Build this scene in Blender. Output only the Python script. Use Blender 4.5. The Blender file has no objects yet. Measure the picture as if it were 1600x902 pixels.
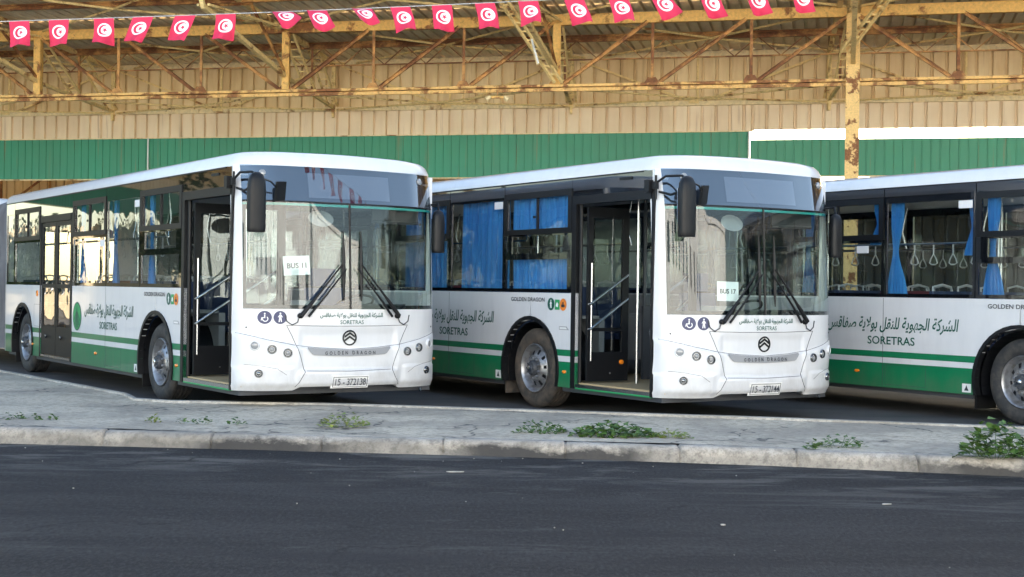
import bpy, bmesh, math, random, unicodedata
from math import sin, cos, pi, radians as rad, sqrt, atan2
from mathutils import Vector, Matrix
random.seed(7)
sc = bpy.context.scene
col = sc.collection

# ------------------------------------------------------------------ camera, sky, sun, exposure
CAM_H = 1.444
cam = bpy.data.cameras.new('camera')
cam.sensor_fit = 'HORIZONTAL'; cam.sensor_width = 36.0
cam.lens = 36.0 * 2217.0 / 1600.0
cam.clip_start = 0.1; cam.clip_end = 2000
camo = bpy.data.objects.new('camera', cam); col.objects.link(camo)
camo.location = (0, 0, CAM_H); camo.rotation_euler = (pi / 2, -0.0134, 0)
sc.camera = camo

SUN_AZ, SUN_EL = rad(25), rad(17.2)
world = bpy.data.worlds.new('World'); sc.world = world; world.use_nodes = True
wn = world.node_tree
sky = wn.nodes.new('ShaderNodeTexSky'); sky.sky_type = 'NISHITA'; sky.sun_disc = False
sky.sun_elevation = SUN_EL; sky.sun_rotation = SUN_AZ
wn.links.new(sky.outputs[0], wn.nodes['Background'].inputs[0])
wn.nodes['Background'].inputs[1].default_value = 0.08
sl = bpy.data.lights.new('sun', 'SUN'); sl.energy = 5.0; sl.angle = rad(0.5); sl.color = (1.0, 0.91, 0.77)
so = bpy.data.objects.new('sun', sl); col.objects.link(so)
sdir = Vector((sin(SUN_AZ) * cos(SUN_EL), cos(SUN_AZ) * cos(SUN_EL), sin(SUN_EL)))
so.rotation_euler = sdir.to_track_quat('Z', 'Y').to_euler(); so.location = (20, 30, 40)
sc.view_settings.view_transform = 'Standard'; sc.view_settings.look = 'None'
sc.view_settings.gamma = 1.0; sc.view_settings.exposure = 2.83

# ------------------------------------------------------------------ materials
MATS = {}
class NT:
    def __init__(s, name):
        s.m = bpy.data.materials.new(name); s.m.use_nodes = True; s.t = s.m.node_tree
        s.p = s.t.nodes['Principled BSDF']; s.out = s.t.nodes['Material Output']
        MATS[name] = s.m
    def n(s, typ, **kw):
        o = s.t.nodes.new('ShaderNode' + typ)
        for k, v in kw.items(): setattr(o, k, v)
        return o
    def l(s, a, b): s.t.links.new(a, b)
    def set(s, **kw):
        for k, v in kw.items():
            i = s.p.inputs[k.replace('_', ' ')]
            i.default_value = (*v, 1) if isinstance(v, tuple) and len(v) == 3 else v
        return s
    def coord(s, scale=(1, 1, 1), kind='Object', rot=(0, 0, 0)):
        tc = s.n('TexCoord'); mp = s.n('Mapping')
        mp.inputs['Scale'].default_value = scale; mp.inputs['Rotation'].default_value = rot
        s.l(tc.outputs[kind], mp.inputs[0]); return mp.outputs[0]
    def noise(s, vec, scale, detail=4, rough=.55, dist=0):
        o = s.n('TexNoise'); o.inputs['Scale'].default_value = scale; o.inputs['Detail'].default_value = detail
        o.inputs['Roughness'].default_value = rough; o.inputs['Distortion'].default_value = dist
        s.l(vec, o.inputs['Vector']); return o.outputs[0]
    def ramp(s, fac, stops, interp='LINEAR'):
        o = s.n('ValToRGB'); cr = o.color_ramp; cr.interpolation = interp
        while len(cr.elements) < len(stops): cr.elements.new(.5)
        for e, (p, c) in zip(cr.elements, stops):
            e.position = p; e.color = (*c, 1) if isinstance(c, tuple) else (c, c, c, 1)
        s.l(fac, o.inputs[0]); return o.outputs[0]
    def mix(s, fac, a, b, mode='MIX'):
        o = s.n('Mix', data_type='RGBA', blend_type=mode)
        for i, x in ((0, fac), (6, a), (7, b)):
            if isinstance(x, (int, float)): o.inputs[i].default_value = x
            elif isinstance(x, tuple): o.inputs[i].default_value = (*x, 1)
            else: s.l(x, o.inputs[i])
        return o.outputs[2]
    def math(s, op, a, b=None):
        o = s.n('Math', operation=op)
        for i, x in enumerate((a, b)):
            if x is None: continue
            if isinstance(x, (int, float)): o.inputs[i].default_value = x
            else: s.l(x, o.inputs[i])
        return o.outputs[0]
    def bump(s, h, strength=.3, dist=.01):
        o = s.n('Bump'); o.inputs['Strength'].default_value = strength; o.inputs['Distance'].default_value = dist
        s.l(h, o.inputs['Height']); s.l(o.outputs[0], s.p.inputs['Normal']); return o.outputs[0]
    def base(s, c): s.l(c, s.p.inputs['Base Color'])

def plain(name, c, rough=.5, metal=0., **kw):
    return NT(name).set(Base_Color=c, Roughness=rough, Metallic=metal, **kw)

def paint(name, c, dirt=.12):
    t = NT(name).set(Roughness=.3, Coat_Weight=.6, Coat_Roughness=.06)
    v = t.coord((1, 1, 1)); n = t.noise(v, 1.3, 5, .6)
    n2 = t.noise(t.coord((3, 3, .6)), 2.0, 6, .7)
    dark = tuple(x * (1 - dirt) for x in c)
    t.base(t.mix(t.ramp(n2, [(.45, 0.), (.75, 1.)]), c, dark))
    sp = t.n('SeparateXYZ'); t.l(v, sp.inputs[0]); gn = t.noise(t.coord((2.2, 2.2, 1.2)), 2.4, 6, .7)
    g = t.math('SUBTRACT', t.math('MULTIPLY', gn, .9), t.math('ADD', sp.outputs[2], -.10))
    t.base(t.mix(t.ramp(g, [(.0, 0.), (.40, .32)]), t.p.inputs['Base Color'].links[0].from_socket, (.16, .13, .10)))
    t.bump(n, .05, .02); return t
paint('white_paint', (.645, .655, .675), .07)
paint('green_paint', (.006, .18, .075))
plain('dark_green_ink', (.004, .085, .06), .4)
plain('dark_ink', (.025, .03, .04), .4)
plain('grey_ink', (.30, .31, .33), .4)
plain('navy_ink', (.045, .05, .12), .4)
plain('white_ink', (.75, .76, .78), .4)
plain('orange_ink', (.75, .22, .03), .4)
plain('sign_green', (.02, .30, .10), .4)
plain('seam_black', (.06, .063, .07), .6)
plain('black_plastic', (.007, .0075, .009), .45, Specular_IOR_Level=.3)
plain('black_gloss', (.006, .007, .009), .03, Coat_Weight=1.0, Coat_Roughness=.02)
plain('grey_panel', (.27, .275, .285), .45)
plain('chrome', (.75, .76, .78), .12, 1.0)
plain('steel_tube', (.62, .63, .65), .25, 1.0)
plain('lamp_lens', (.25, .26, .27), .1, Coat_Weight=1.0)
plain('lamp_dark', (.03, .033, .036), .2, .3)
plain('lamp_bezel', (.22, .23, .24), .22, .9)
plain('amber', (.85, .25, .02), .15, Coat_Weight=1.0)
plain('interior_grey', (.32, .33, .35), .5)
plain('interior_dark', (.05, .055, .065), .55)
plain('ceiling_white', (.55, .56, .57), .5)
plain('floor_tan', (.38, .29, .16), .6)
plain('seat_blue', (.03, .05, .12), .7)
plain('seat_red', (.16, .02, .03), .7)
plain('strap_grey', (.55, .55, .55), .5)
plain('paper', (.82, .82, .82), .7)
plain('sticker_white', (.7, .7, .7), .5)
plain('gutter_black', (.009, .009, .01), .45, Specular_IOR_Level=.3)

t = NT('tyre'); t.set(Roughness=.75)
n = t.noise(t.coord(), 9, 5, .65)
t.base(t.mix(t.ramp(n, [(.42, 0.), (.7, 1.)]), (.022, .023, .025), (.065, .058, .05))); t.bump(n, .15, .01)
t = NT('dusty_tyre'); t.set(Roughness=.85)
n = t.noise(t.coord(), 7, 5, .65)
t.base(t.mix(t.ramp(n, [(.35, 0.), (.65, 1.)]), (.03, .029, .028), (.095, .075, .058))); t.bump(n, .2, .01)
t = NT('rim_metal'); t.set(Roughness=.38, Metallic=.75)
n = t.noise(t.coord(), 12, 5, .6)
t.base(t.mix(t.ramp(n, [(.45, 0.), (.75, 1.)]), (.36, .365, .38), (.17, .15, .13)))
t = NT('bellows'); t.set(Roughness=.7)
t.base(t.mix(t.ramp(t.noise(t.coord((1, 1, .4)), 3, 4), [(.4, 0.), (.7, 1.)]), (.16, .165, .18), (.10, .10, .11)))
t = NT('curtain'); t.set(Roughness=.65, Sheen_Weight=.3)
t.base(t.mix(t.ramp(t.noise(t.coord((12, 12, .6)), 3, 3), [(.35, 0.), (.65, 1.)]), (.045, .31, .74), (.028, .21, .58)))

def glass(name, tint, refl=1.7, wav=.012, scale=1.7):
    t = NT(name); tr = t.n('BsdfTransparent'); gl = t.n('BsdfGlossy'); mx = t.n('MixShader'); lw = t.n('LayerWeight')
    lw.inputs['Blend'].default_value = .5
    tr.inputs[0].default_value = (*tint, 1); gl.inputs['Roughness'].default_value = 0.0
    gl.inputs[0].default_value = (.97, .98, 1, 1)
    f = t.math('POWER', lw.outputs['Facing'], 5.0)
    f = t.math('MULTIPLY', t.math('ADD', t.math('MULTIPLY', f, .955), .045), refl)
    f = t.math('MINIMUM', f, 1.0)
    h = t.noise(t.coord(), scale, 2, .4)
    b = t.n('Bump'); b.inputs['Strength'].default_value = 1.0; b.inputs['Distance'].default_value = wav
    t.l(h, b.inputs['Height']); t.l(b.outputs[0], gl.inputs['Normal'])
    t.l(f, mx.inputs[0]); t.l(tr.outputs[0], mx.inputs[1]); t.l(gl.outputs[0], mx.inputs[2])
    t.l(mx.outputs[0], t.out.inputs[0]); t.t.nodes.remove(t.p)
glass('windscreen_glass', (.74, .83, .81), 1.2, .0035, 1.0)
glass('header_glass', (.55, .60, .66), 3.6, .0035, 1.0)
glass('side_glass', (.70, .76, .76), 1.6, .010, 1.5)
glass('black_glass', (.02, .022, .025), 2.0, .016, 1.6)
glass('green_glass', (.25, .75, .60), 2.6, .006, 1.2)

def rusty(name, c, rust, lo=.50, hi=.60, scale=5):
    t = NT(name); t.set(Roughness=.7)
    v = t.coord(kind='Object'); n = t.noise(v, scale, 6, .65, .3); n2 = t.noise(v, scale * 6, 4, .6)
    nb = t.noise(v, scale * .22, 3, .5)
    f = t.ramp(t.math('ADD', n, t.math('MULTIPLY', t.math('SUBTRACT', nb, .5), .55)), [(lo, 0.), (hi, 1.)])
    cc = t.mix(t.ramp(n2, [(.35, 0.), (.7, 1.)]), c, tuple(x * .72 for x in c))
    rr = t.mix(t.ramp(n2, [(.3, 0.), (.7, 1.)]), rust, tuple(x * .45 for x in rust))
    t.base(t.mix(f, cc, rr)); t.bump(n2, .3, .01)
rusty('beam_paint', (.88, .52, .15), (.36, .14, .04), .54, .62, 3)
rusty('chord_paint', (.88, .53, .18), (.36, .14, .04), .49, .58, 3)
rusty('column_paint', (.90, .58, .22), (.32, .12, .035), .53, .58, 5)
rusty('rusty_steel', (.64, .32, .10), (.28, .10, .03), .40, .55, 3)
rusty('brace_paint', (.92, .67, .29), (.46, .21, .06), .56, .66, 3)
rusty('rail_paint', (.94, .74, .42), (.50, .25, .09), .60, .70, 2)

def cladding(name, c, dirt, streak=.75):
    t = NT(name); t.set(Roughness=.55)
    v = t.coord((1.6, 1.6, .22)); n = t.noise(v, 2.2, 6, .65); n2 = t.noise(t.coord((1, 1, 1)), .7, 4, .6)
    cc = t.mix(t.ramp(n, [(.42, 0.), (.8, streak)]), c, dirt)
    cc = t.mix(t.ramp(n2, [(.45, 0.), (.75, .4)]), cc, dirt)
    sp = t.n('SeparateXYZ'); t.l(t.coord(), sp.inputs[0]); fl = t.math('FLOOR', t.math('DIVIDE', sp.outputs[0], .95)); wn_ = t.n('TexWhiteNoise', noise_dimensions='1D'); t.l(fl, wn_.inputs['W'])
    cc = t.mix(t.math('MULTIPLY', wn_.outputs[0], .30), cc, dirt)
    rr = t.noise(t.coord((2.4, 2.4, .10)), 2.6, 5, .7); cc = t.mix(t.ramp(rr, [(.60, 0.), (.70, .45)]), cc, (.30, .14, .05)); t.base(cc)
cladding('beige_cladding', (.88, .68, .385), (.56, .35, .14))
cladding('pale_cladding', (.94, .755, .52), (.62, .42, .22), .35)
cladding('green_cladding', (.045, .29, .17), (.065, .22, .13), .4)
t = NT('roof_sheet'); t.set(Roughness=.7)
v = t.coord((1.2, .25, 1)); n = t.noise(v, 2.5, 6, .7); n2 = t.noise(t.coord(), .6, 4)
cc = t.mix(t.ramp(n, [(.42, 0.), (.75, .8)]), (.88, .74, .50), (.54, .39, .22))
t.base(t.mix(t.ramp(n2, [(.45, 0.), (.7, .6)]), cc, (.42, .28, .15)))

# ground materials
t = NT('asphalt_road'); t.set(Roughness=.85, Specular_IOR_Level=.25)
w1 = t.coord((.22, 1.0, 1)); n1 = t.noise(w1, 1.6, 7, .62, .4); n2 = t.noise(t.coord(), 90, 3, .6); n3 = t.noise(t.coord((.30, 1.1, 1)), 1.1, 8, .72, .6)
c = t.mix(t.ramp(n1, [(.40, 0.), (.60, 1.)]), (.0072, .0070, .0074), (.0200, .0196, .0200))
n5 = t.noise(t.coord((1, .4, 1)), 42, 3, .6)
c = t.mix(t.ramp(n2, [(.50, 0.), (.68, .5)]), c, (.042, .042, .045)); c = t.mix(t.ramp(n5, [(.50, 0.), (.66, .6)]), c, (.038, .038, .040)); c = t.mix(t.ramp(n5, [(.36, .7), (.46, 0.)]), c, (.006, .006, .007))
sx = t.n('SeparateXYZ'); t.l(t.coord(), sx.inputs[0])
dk = t.math('SUBTRACT', t.math('SUBTRACT', 12.35, t.math('MULTIPLY', sx.outputs[0], .17)), sx.outputs[1])
nd = t.noise(t.coord((.35, 1, 1)), 2.6, 7, .7, .5)
dust = t.math('MULTIPLY', t.ramp(t.math('DIVIDE', dk, 2.6), [(0., 1.), (1., 0.)]), t.ramp(nd, [(.50, 0.), (.62, .75)]))
c = t.mix(dust, c, (.16, .15, .135))
vo = t.n('TexVoronoi', feature='DISTANCE_TO_EDGE'); vo.inputs['Scale'].default_value = .33; va = t.n('VectorMath'); va.operation = 'ADD'; nz = t.n('TexNoise'); nz.inputs['Scale'].default_value = 1.6; nz.inputs['Detail'].default_value = 6
t.l(t.coord(), nz.inputs['Vector']); t.l(t.coord((.5, 1, 1)), va.inputs[0]); t.l(nz.outputs[1], va.inputs[1]); t.l(va.outputs[0], vo.inputs['Vector'])
c = t.mix(t.math('MULTIPLY', t.ramp(vo.outputs[0], [(.0, .9), (.008, 0.)]), t.ramp(n1, [(.46, 0.), (.56, 1.)])), c, (.004, .004, .004))
c = t.mix(t.ramp(n3, [(.57, 0.), (.66, .6)]), c, (.075, .074, .072))
n4 = t.noise(t.coord((.16, .9, 1)), 2.3, 5, .6)
c = t.mix(t.ramp(n4, [(.56, 0.), (.64, .6)]), c, (.010, .010, .012))
t.base(c); t.bump(n2, .9, .012)
t = NT('yard_asphalt'); t.set(Roughness=.8)
n1 = t.noise(t.coord((.4, 1, 1)), 1.2, 7, .65, .4); n2 = t.noise(t.coord(), 60, 3)
c = t.mix(t.ramp(n1, [(.35, 0.), (.7, 1.)]), (.035, .037, .042), (.085, .083, .08))
c = t.mix(t.ramp(n2, [(.45, 0.), (.8, .5)]), c, (.12, .12, .12))
t.base(c); t.bump(n2, .4, .008)
def concrete(name, c, d, crack=True, low=False):
    t = NT(name); t.set(Roughness=.88)
    v = t.coord(); n1 = t.noise(v, .9, 7, .65, .3); n2 = t.noise(v, 14, 6, .7); n3 = t.noise(v, 60, 3)
    cc = t.mix(t.ramp(n1, [(.42, 0.), (.58, 1.)]), c, d)
    cc = t.mix(t.ramp(n2, [(.48, 0.), (.62, .6)]), cc, tuple(x * .55 for x in d))
    cc = t.mix(t.ramp(n3, [(.52, 0.), (.66, .55)]), cc, tuple(x * .5 for x in c))
    h = n2
    if crack:
        vo = t.n('TexVoronoi', feature='DISTANCE_TO_EDGE'); vo.inputs['Scale'].default_value = .55
        dv = t.n('Vectormath'.replace('Vectorm', 'VectorM')); dv.operation = 'ADD'
        nn = t.n('TexNoise'); nn.inputs['Scale'].default_value = 2.2; nn.inputs['Detail'].default_value = 5
        t.l(v, nn.inputs['Vector']); t.l(v, dv.inputs[0]); t.l(nn.outputs[1], dv.inputs[1])
        t.l(dv.outputs[0], vo.inputs['Vector'])
        ck = t.ramp(vo.outputs[0], [(.0, 1.), (.016, 0.)])
        ck = t.mix(t.ramp(n1, [(.40, 0.), (.52, 1.)]), (0., 0., 0.), ck)
        cc = t.mix(ck, cc, (.05, .048, .045))
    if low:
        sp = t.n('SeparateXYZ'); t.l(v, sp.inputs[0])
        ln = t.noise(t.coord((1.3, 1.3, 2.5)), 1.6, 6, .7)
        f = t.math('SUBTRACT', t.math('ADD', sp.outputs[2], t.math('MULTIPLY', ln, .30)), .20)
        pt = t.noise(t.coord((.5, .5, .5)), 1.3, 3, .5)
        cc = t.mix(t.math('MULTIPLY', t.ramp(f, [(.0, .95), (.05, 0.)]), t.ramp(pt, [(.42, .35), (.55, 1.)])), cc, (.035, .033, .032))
    t.base(cc); t.bump(h, .35, .015)
concrete('pavement_concrete', (.53, .46, .355), (.34, .295, .235))
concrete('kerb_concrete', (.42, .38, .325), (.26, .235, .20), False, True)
concrete('edge_concrete', (.46, .43, .38), (.32, .295, .255), False)
concrete('plaster_white', (.80, .83, .85), (.70, .72, .73), False)
concrete('plaster_cream', (.60, .50, .33), (.50, .41, .27), False)
plain('shop_dark', (.05, .06, .07), .2)
plain('earth', (.20, .16, .11), .9)
plain('bark', (.09, .06, .04), .9)
t = NT('leaf'); t.set(Roughness=.55)
t.base(t.mix(t.ramp(t.noise(t.coord(), 23, 2), [(.35, 0.), (.65, 1.)]), (.035, .085, .014), (.075, .145, .026)))
t = NT('leaf_yellow'); t.set(Roughness=.55)
t.base(t.mix(t.ramp(t.noise(t.coord(), 23, 2), [(.35, 0.), (.65, 1.)]), (.10, .17, .03), (.22, .24, .05)))
t = NT('tree_leaf'); t.set(Roughness=.6)
t.base(t.mix(t.ramp(t.noise(t.coord(), 2, 3), [(.35, 0.), (.65, 1.)]), (.035, .075, .02), (.08, .12, .035)))
plain('flag_red', (.60, .022, .075), .75)
plain('flag_white', (.80, .79, .82), .75)
plain('blocker_dark', (.035, .036, .034), .8)
plain('teal_strip', (.02, .30, .26), .4)
plain('sign_grey', (.24, .25, .27), .5)
plain('cord', (.5, .5, .5), .6)

# ------------------------------------------------------------------ mesh builder
class MB:
    def __init__(s): s.v = []; s.f = []; s.m = []
    def add(s, vs, fs, m=0):
        o = len(s.v); s.v += [tuple(p) for p in vs]
        for f in fs: s.f.append([o + i for i in f]); s.m.append(m)
    def box(s, a, b, m=0):
        (x0, y0, z0), (x1, y1, z1) = a, b
        s.add([(x0, y0, z0), (x1, y0, z0), (x1, y1, z0), (x0, y1, z0), (x0, y0, z1), (x1, y0, z1), (x1, y1, z1), (x0, y1, z1)],
              [(0, 3, 2, 1), (4, 5, 6, 7), (0, 1, 5, 4), (1, 2, 6, 5), (2, 3, 7, 6), (3, 0, 4, 7)], m)
    def prism(s, poly, d0, d1, axis='y', m=0, mp=None):
        n = len(poly)
        f = mp or {'y': lambda a, b, d: (a, d, b), 'x': lambda a, b, d: (d, a, b), 'z': lambda a, b, d: (a, b, d)}[axis]
        vs = [f(a, b, d0) for a, b in poly] + [f(a, b, d1) for a, b in poly]
        s.add(vs, [list(range(n)), list(range(2 * n - 1, n - 1, -1))] + [(i, i + n, (i + 1) % n + n, (i + 1) % n) for i in range(n)], m)
    def beam(s, p, q, w, h, up=(0, 0, 1), m=0):
        p, q = Vector(p), Vector(q); d = (q - p).normalized(); u = Vector(up)
        if abs(d.dot(u)) > .98: u = Vector((1, 0, 0))
        x = d.cross(u).normalized(); y = x.cross(d)
        vs = [pt + x * a * w / 2 + y * b * h / 2 for pt in (p, q) for a, b in ((-1, -1), (1, -1), (1, 1), (-1, 1))]
        s.add(vs, [(0, 3, 2, 1), (4, 5, 6, 7), (0, 1, 5, 4), (1, 2, 6, 5), (2, 3, 7, 6), (3, 0, 4, 7)], m)
    def tube(s, pts, r, n=8, m=0, cap=True, closed=False):
        pts = [Vector(p) for p in pts]; k = len(pts); rr = r if isinstance(r, (list, tuple)) else [r] * k
        u = None; rings = []
        for i, p in enumerate(pts):
            a = pts[(i - 1) % k] if (i or closed) else p; b = pts[(i + 1) % k] if (i < k - 1 or closed) else p
            d = (b - a).normalized()
            if u is None:
                u = Vector((0, 0, 1)) if abs(d.z) < .9 else Vector((1, 0, 0))
            u = (u - d * u.dot(d)).normalized(); w = d.cross(u)
            rings.append([p + (u * cos(2 * pi * j / n) + w * sin(2 * pi * j / n)) * rr[i] for j in range(n)])
        vs = [q for R in rings for q in R]; fs = []
        for i in range(k if closed else k - 1):
            A, B = i * n, ((i + 1) % k) * n
            fs += [(A + j, A + (j + 1) % n, B + (j + 1) % n, B + j) for j in range(n)]
        if cap and not closed: fs += [list(range(n))[::-1], [(k - 1) * n + j for j in range(n)]]
        s.add(vs, fs, m)
    def grid(s, fn, us, vs, m=0, flip=False):
        P = [fn(a, b) for b in vs for a in us]; n = len(us)
        F = []
        for j in range(len(vs) - 1):
            for i in range(n - 1):
                q = (j * n + i, j * n + i + 1, (j + 1) * n + i + 1, (j + 1) * n + i)
                F.append(q[::-1] if flip else q)
        s.add(P, F, m)
    def lathe(s, prof, frame, n=32, m=0):   # prof [(axial, radius)], frame(a, x, y) -> point
        rings = [[frame(a, r * cos(2 * pi * j / n), r * sin(2 * pi * j / n)) for j in range(n)] for a, r in prof]
        vs = [q for R in rings for q in R]; fs = []
        for i in range(len(prof) - 1):
            fs += [(i * n + j, i * n + (j + 1) % n, (i + 1) * n + (j + 1) % n, (i + 1) * n + j) for j in range(n)]
        s.add(vs, fs, m)
    def build(s, name, mats, parent=None, smooth=None, loc=None):
        me = bpy.data.meshes.new(name); me.from_pydata(s.v, [], s.f)
        if isinstance(mats, str): mats = [mats]
        for x in mats: me.materials.append(MATS[x])
        me.polygons.foreach_set('material_index', s.m)
        bm = bmesh.new(); bm.from_mesh(me); bmesh.ops.recalc_face_normals(bm, faces=bm.faces); bm.to_mesh(me); bm.free()
        if smooth is not None:
            me.polygons.foreach_set('use_smooth', [True] * len(me.polygons)); me.set_sharp_from_angle(angle=rad(smooth))
        me.update()
        o = bpy.data.objects.new(name, me); col.objects.link(o)
        if parent is not None: o.parent = parent
        if loc: o.location = loc
        return o
def empty(name, loc=(0, 0, 0), rz=0, parent=None):
    o = bpy.data.objects.new(name, None); col.objects.link(o); o.location = loc; o.rotation_euler = (0, 0, rz)
    o.empty_display_size = .2
    if parent: o.parent = parent
    return o
def tag(o, label=None, cat=None, group=None, kind=None):
    for k, v in (('label', label), ('category', cat), ('group', group), ('kind', kind)):
        if v: o[k] = v
    return o
def lin(a, b, n): return [a + (b - a) * i / (n - 1) for i in range(n)]
def sstep(a, b, x):
    x = max(0., min(1., (x - a) / (b - a))); return x * x * (3 - 2 * x)
def interp(x, X, Y):
    if x <= X[0]: return Y[0]
    for i in range(1, len(X)):
        if x <= X[i]: return Y[i - 1] + (Y[i] - Y[i - 1]) * (x - X[i - 1]) / (X[i] - X[i - 1])
    return Y[-1]

# ------------------------------------------------------------------ lettering
def shape_arabic(s):
    F = {}
    for cp in range(0xFE80, 0xFEFD):
        d = unicodedata.decomposition(chr(cp)).split()
        if d: F.setdefault(''.join(chr(int(x, 16)) for x in d[1:]), {})[d[0].strip('<>')] = chr(cp)
    out = []; prev = False; i = 0
    while i < len(s):
        c = s[i]
        if s[i:i + 2] == '\u0644\u0627': c = s[i:i + 2]; i += 1
        i += 1
        if c not in F: out.append(c); prev = False; continue
        f = F[c]; nxt = i < len(s) and s[i] in F and 'initial' in f and 'final' in F[s[i]]
        k = {(0, 0): 'isolated', (0, 1): 'initial', (1, 0): 'final', (1, 1): 'medial'}[(int(prev and 'final' in f), int(nxt))]
        out.append(f.get(k, f['isolated'])); prev = nxt
    return ''.join(reversed(out))
ARABIC = shape_arabic('الشركة الجهوية للنقل بولاية صفاقس')
_tc = {}
def text_mesh(body, bold=.0, space=1.0):
    """flat glyph triangles, centred, scaled to width 1: (verts2d, faces, height/width)"""
    key = (body, bold, space)
    if key not in _tc:
        cu = bpy.data.curves.new('txt', 'FONT'); cu.body = body; cu.align_x = 'LEFT'; cu.offset = bold; cu.space_character = space
        cu.resolution_u = 3
        o = bpy.data.objects.new('txt', cu); col.objects.link(o)
        dg = bpy.context.evaluated_depsgraph_get(); me = bpy.data.meshes.new_from_object(o.evaluated_get(dg))
        vs = [(v.co.x, v.co.y) for v in me.vertices]; fs = [list(p.vertices) for p in me.polygons]
        bpy.data.objects.remove(o); bpy.data.curves.remove(cu); bpy.data.meshes.remove(me)
        x0 = min(v[0] for v in vs); x1 = max(v[0] for v in vs); y0 = min(v[1] for v in vs); y1 = max(v[1] for v in vs); w = x1 - x0
        vs = [((x - (x0 + x1) / 2) / w, (y - (y0 + y1) / 2) / w) for x, y in vs]
        _tc[key] = (vs, fs, (y1 - y0) / w)
    return _tc[key]
def text(name, body, width, fn, mat, parent, height=None, bold=0., space=1.0, slant=0.):
    vs, fs, ar = text_mesh(body, bold, space); ky = 1 if height is None else height / (ar * width)
    b = MB(); b.add([fn(x * width + slant * y * width * ky, y * width * ky) for x, y in vs], fs)
    return b.build(name, mat, parent)

# ------------------------------------------------------------------ the ground
def structure(name, b, mats, smooth=None): return tag(b.build(name, mats, None, smooth), kind='structure')
b = MB(); b.add([(-700, -700, -.012), (700, -700, -.012), (700, 900, -.012), (-700, 900, -.012)], [(0, 1, 2, 3)])
structure('ground', b, 'earth')
KERB = [(-40, 13.9), (-20, 13.55), (-10, 13.15), (-4.6, 12.68), (-2.22, 12.44), (0.0, 12.18), (2.15, 11.8), (4.1, 11.3), (6.5, 10.6), (12, 8.9), (20, 6.2), (40, -1)]
def kerb_y(x): return interp(x, [p[0] for p in KERB], [p[1] for p in KERB])
b = MB(); xs = lin(-40, 40, 41)
b.add([(x, -6.2, 0) for x in xs] + [(x, kerb_y(x) + .05, 0) for x in xs], [(i, i + 1, i + 42, i + 41) for i in range(40)])
structure('road', b, 'asphalt_road')
BACK = [(-26, 26.5), (-7.6, 21.0), (-4.55, 16.8), (-4.25, 16.1), (-3.8, 15.86), (-2.1, 15.78), (0, 15.33), (2.68, 14.73), (5.1, 14.05), (12, 11.9), (20, 9.3), (40, 2.0)]
b = MB()
b.add([(-40, 14, .004 - .008), (40, -1, -.004), (60, 20, -.004), (60, 75, -.004), (-60, 75, -.004), (-60, 26, -.004)], [(0, 1, 2, 3, 4, 5)])
structure('depot_yard', b, 'yard_asphalt')
# far pavement under the street fronts
b = MB(); b.box((-60, -9.2, -.2), (60, -6.2, .13)); structure('far_pavement', b, 'pavement_concrete')
# kerb: worn stones with joints, following the curve
def arc(P, step):
    out = []
    for (a, c), (d, e) in zip(P[:-1], P[1:]):
        n = max(1, int(math.hypot(d - a, e - c) / step))
        out += [(a + (d - a) * i / n, c + (e - c) * i / n) for i in range(n)]
    return out + [P[-1]]
kr = random.Random(3)
kp = [p for p in arc([p for p in KERB if -21 < p[0] < 21], .08)]
b = MB(); n = 0; rows = []; dist = 0; last = kp[0]; wob = 0; nxt = .9
for i, (x, y) in enumerate(kp):
    dist += math.hypot(x - last[0], y - last[1]); last = (x, y)
    def row(x, y, jo):
        e = lambda s: kr.uniform(-s, s)
        rows.append([(x, y - .03, -.02), (x + e(.004), y + jo + e(.006), .02), (x, y + .012 + jo + e(.010), .075 + e(.006)), (x, y + .035 + jo + e(.010), .108 + wob - jo * .5 + e(.006)),
                     (x, y + .075 + e(.004), .130 + wob - jo + e(.004)), (x, y + .18, .134 + wob - jo * .7 + e(.003)), (x, y + .205, .12)])
    if dist > nxt:
        nxt = dist + kr.uniform(.85, 1.05); row(x - .016, y, 0); row(x - .004, y, .022); wob = kr.uniform(-.010, .010); row(x + .004, y, .022); row(x + .016, y, 0)
    else: row(x, y, 0)
k = 7
b.add([p for r in rows for p in r], [(i * k + j, (i + 1) * k + j, (i + 1) * k + j + 1, i * k + j + 1) for i in range(len(rows) - 1) for j in range(k - 1)])
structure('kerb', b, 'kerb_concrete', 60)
# pavement island between the road and the depot yard
xs = lin(-20, 20, 401)
by_ = lambda x: interp(x, [p[0] for p in BACK], [p[1] for p in BACK])
b = MB(); pr = random.Random(5)
P = []
ts = lin(0, 1, 9)
for t_ in ts:
    for x in xs:
        y0 = kerb_y(x) + .19; y1 = max(y0 + .3, by_(x)); y = y0 + (y1 - y0) * t_
        if t_ == 1: y += pr.uniform(-.02, .02)
        P.append((x, y, .128 + .012 * sin(x * 1.1 + t_ * 3) * (t_ < 1) + pr.uniform(-.004, .004)))
P += [(p[0], p[1] + .015, -.02) for p in P[-401:]]
b.add(P, [(j * 401 + i, j * 401 + i + 1, (j + 1) * 401 + i + 1, (j + 1) * 401 + i) for j in range(9) for i in range(400)])
structure('pavement', b, 'pavement_concrete', 40)
b = MB(); er = random.Random(8); ep = arc([p for p in BACK if p[0] < 21], .35)
b.add([q for x, y in ep for q in ((x, y - .12 + er.uniform(-.015, .015), .12), (x, y - .11, .148), (x, y + .035 + er.uniform(-.02, .01), .146), (x, y + .04, -.02))], [(i * 4 + j, i * 4 + j + 1, i * 4 + j + 5, i * 4 + j + 4) for i in range(len(ep) - 1) for j in range(3)])
structure('pavement_edging', b, 'edge_concrete', 50)
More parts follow.
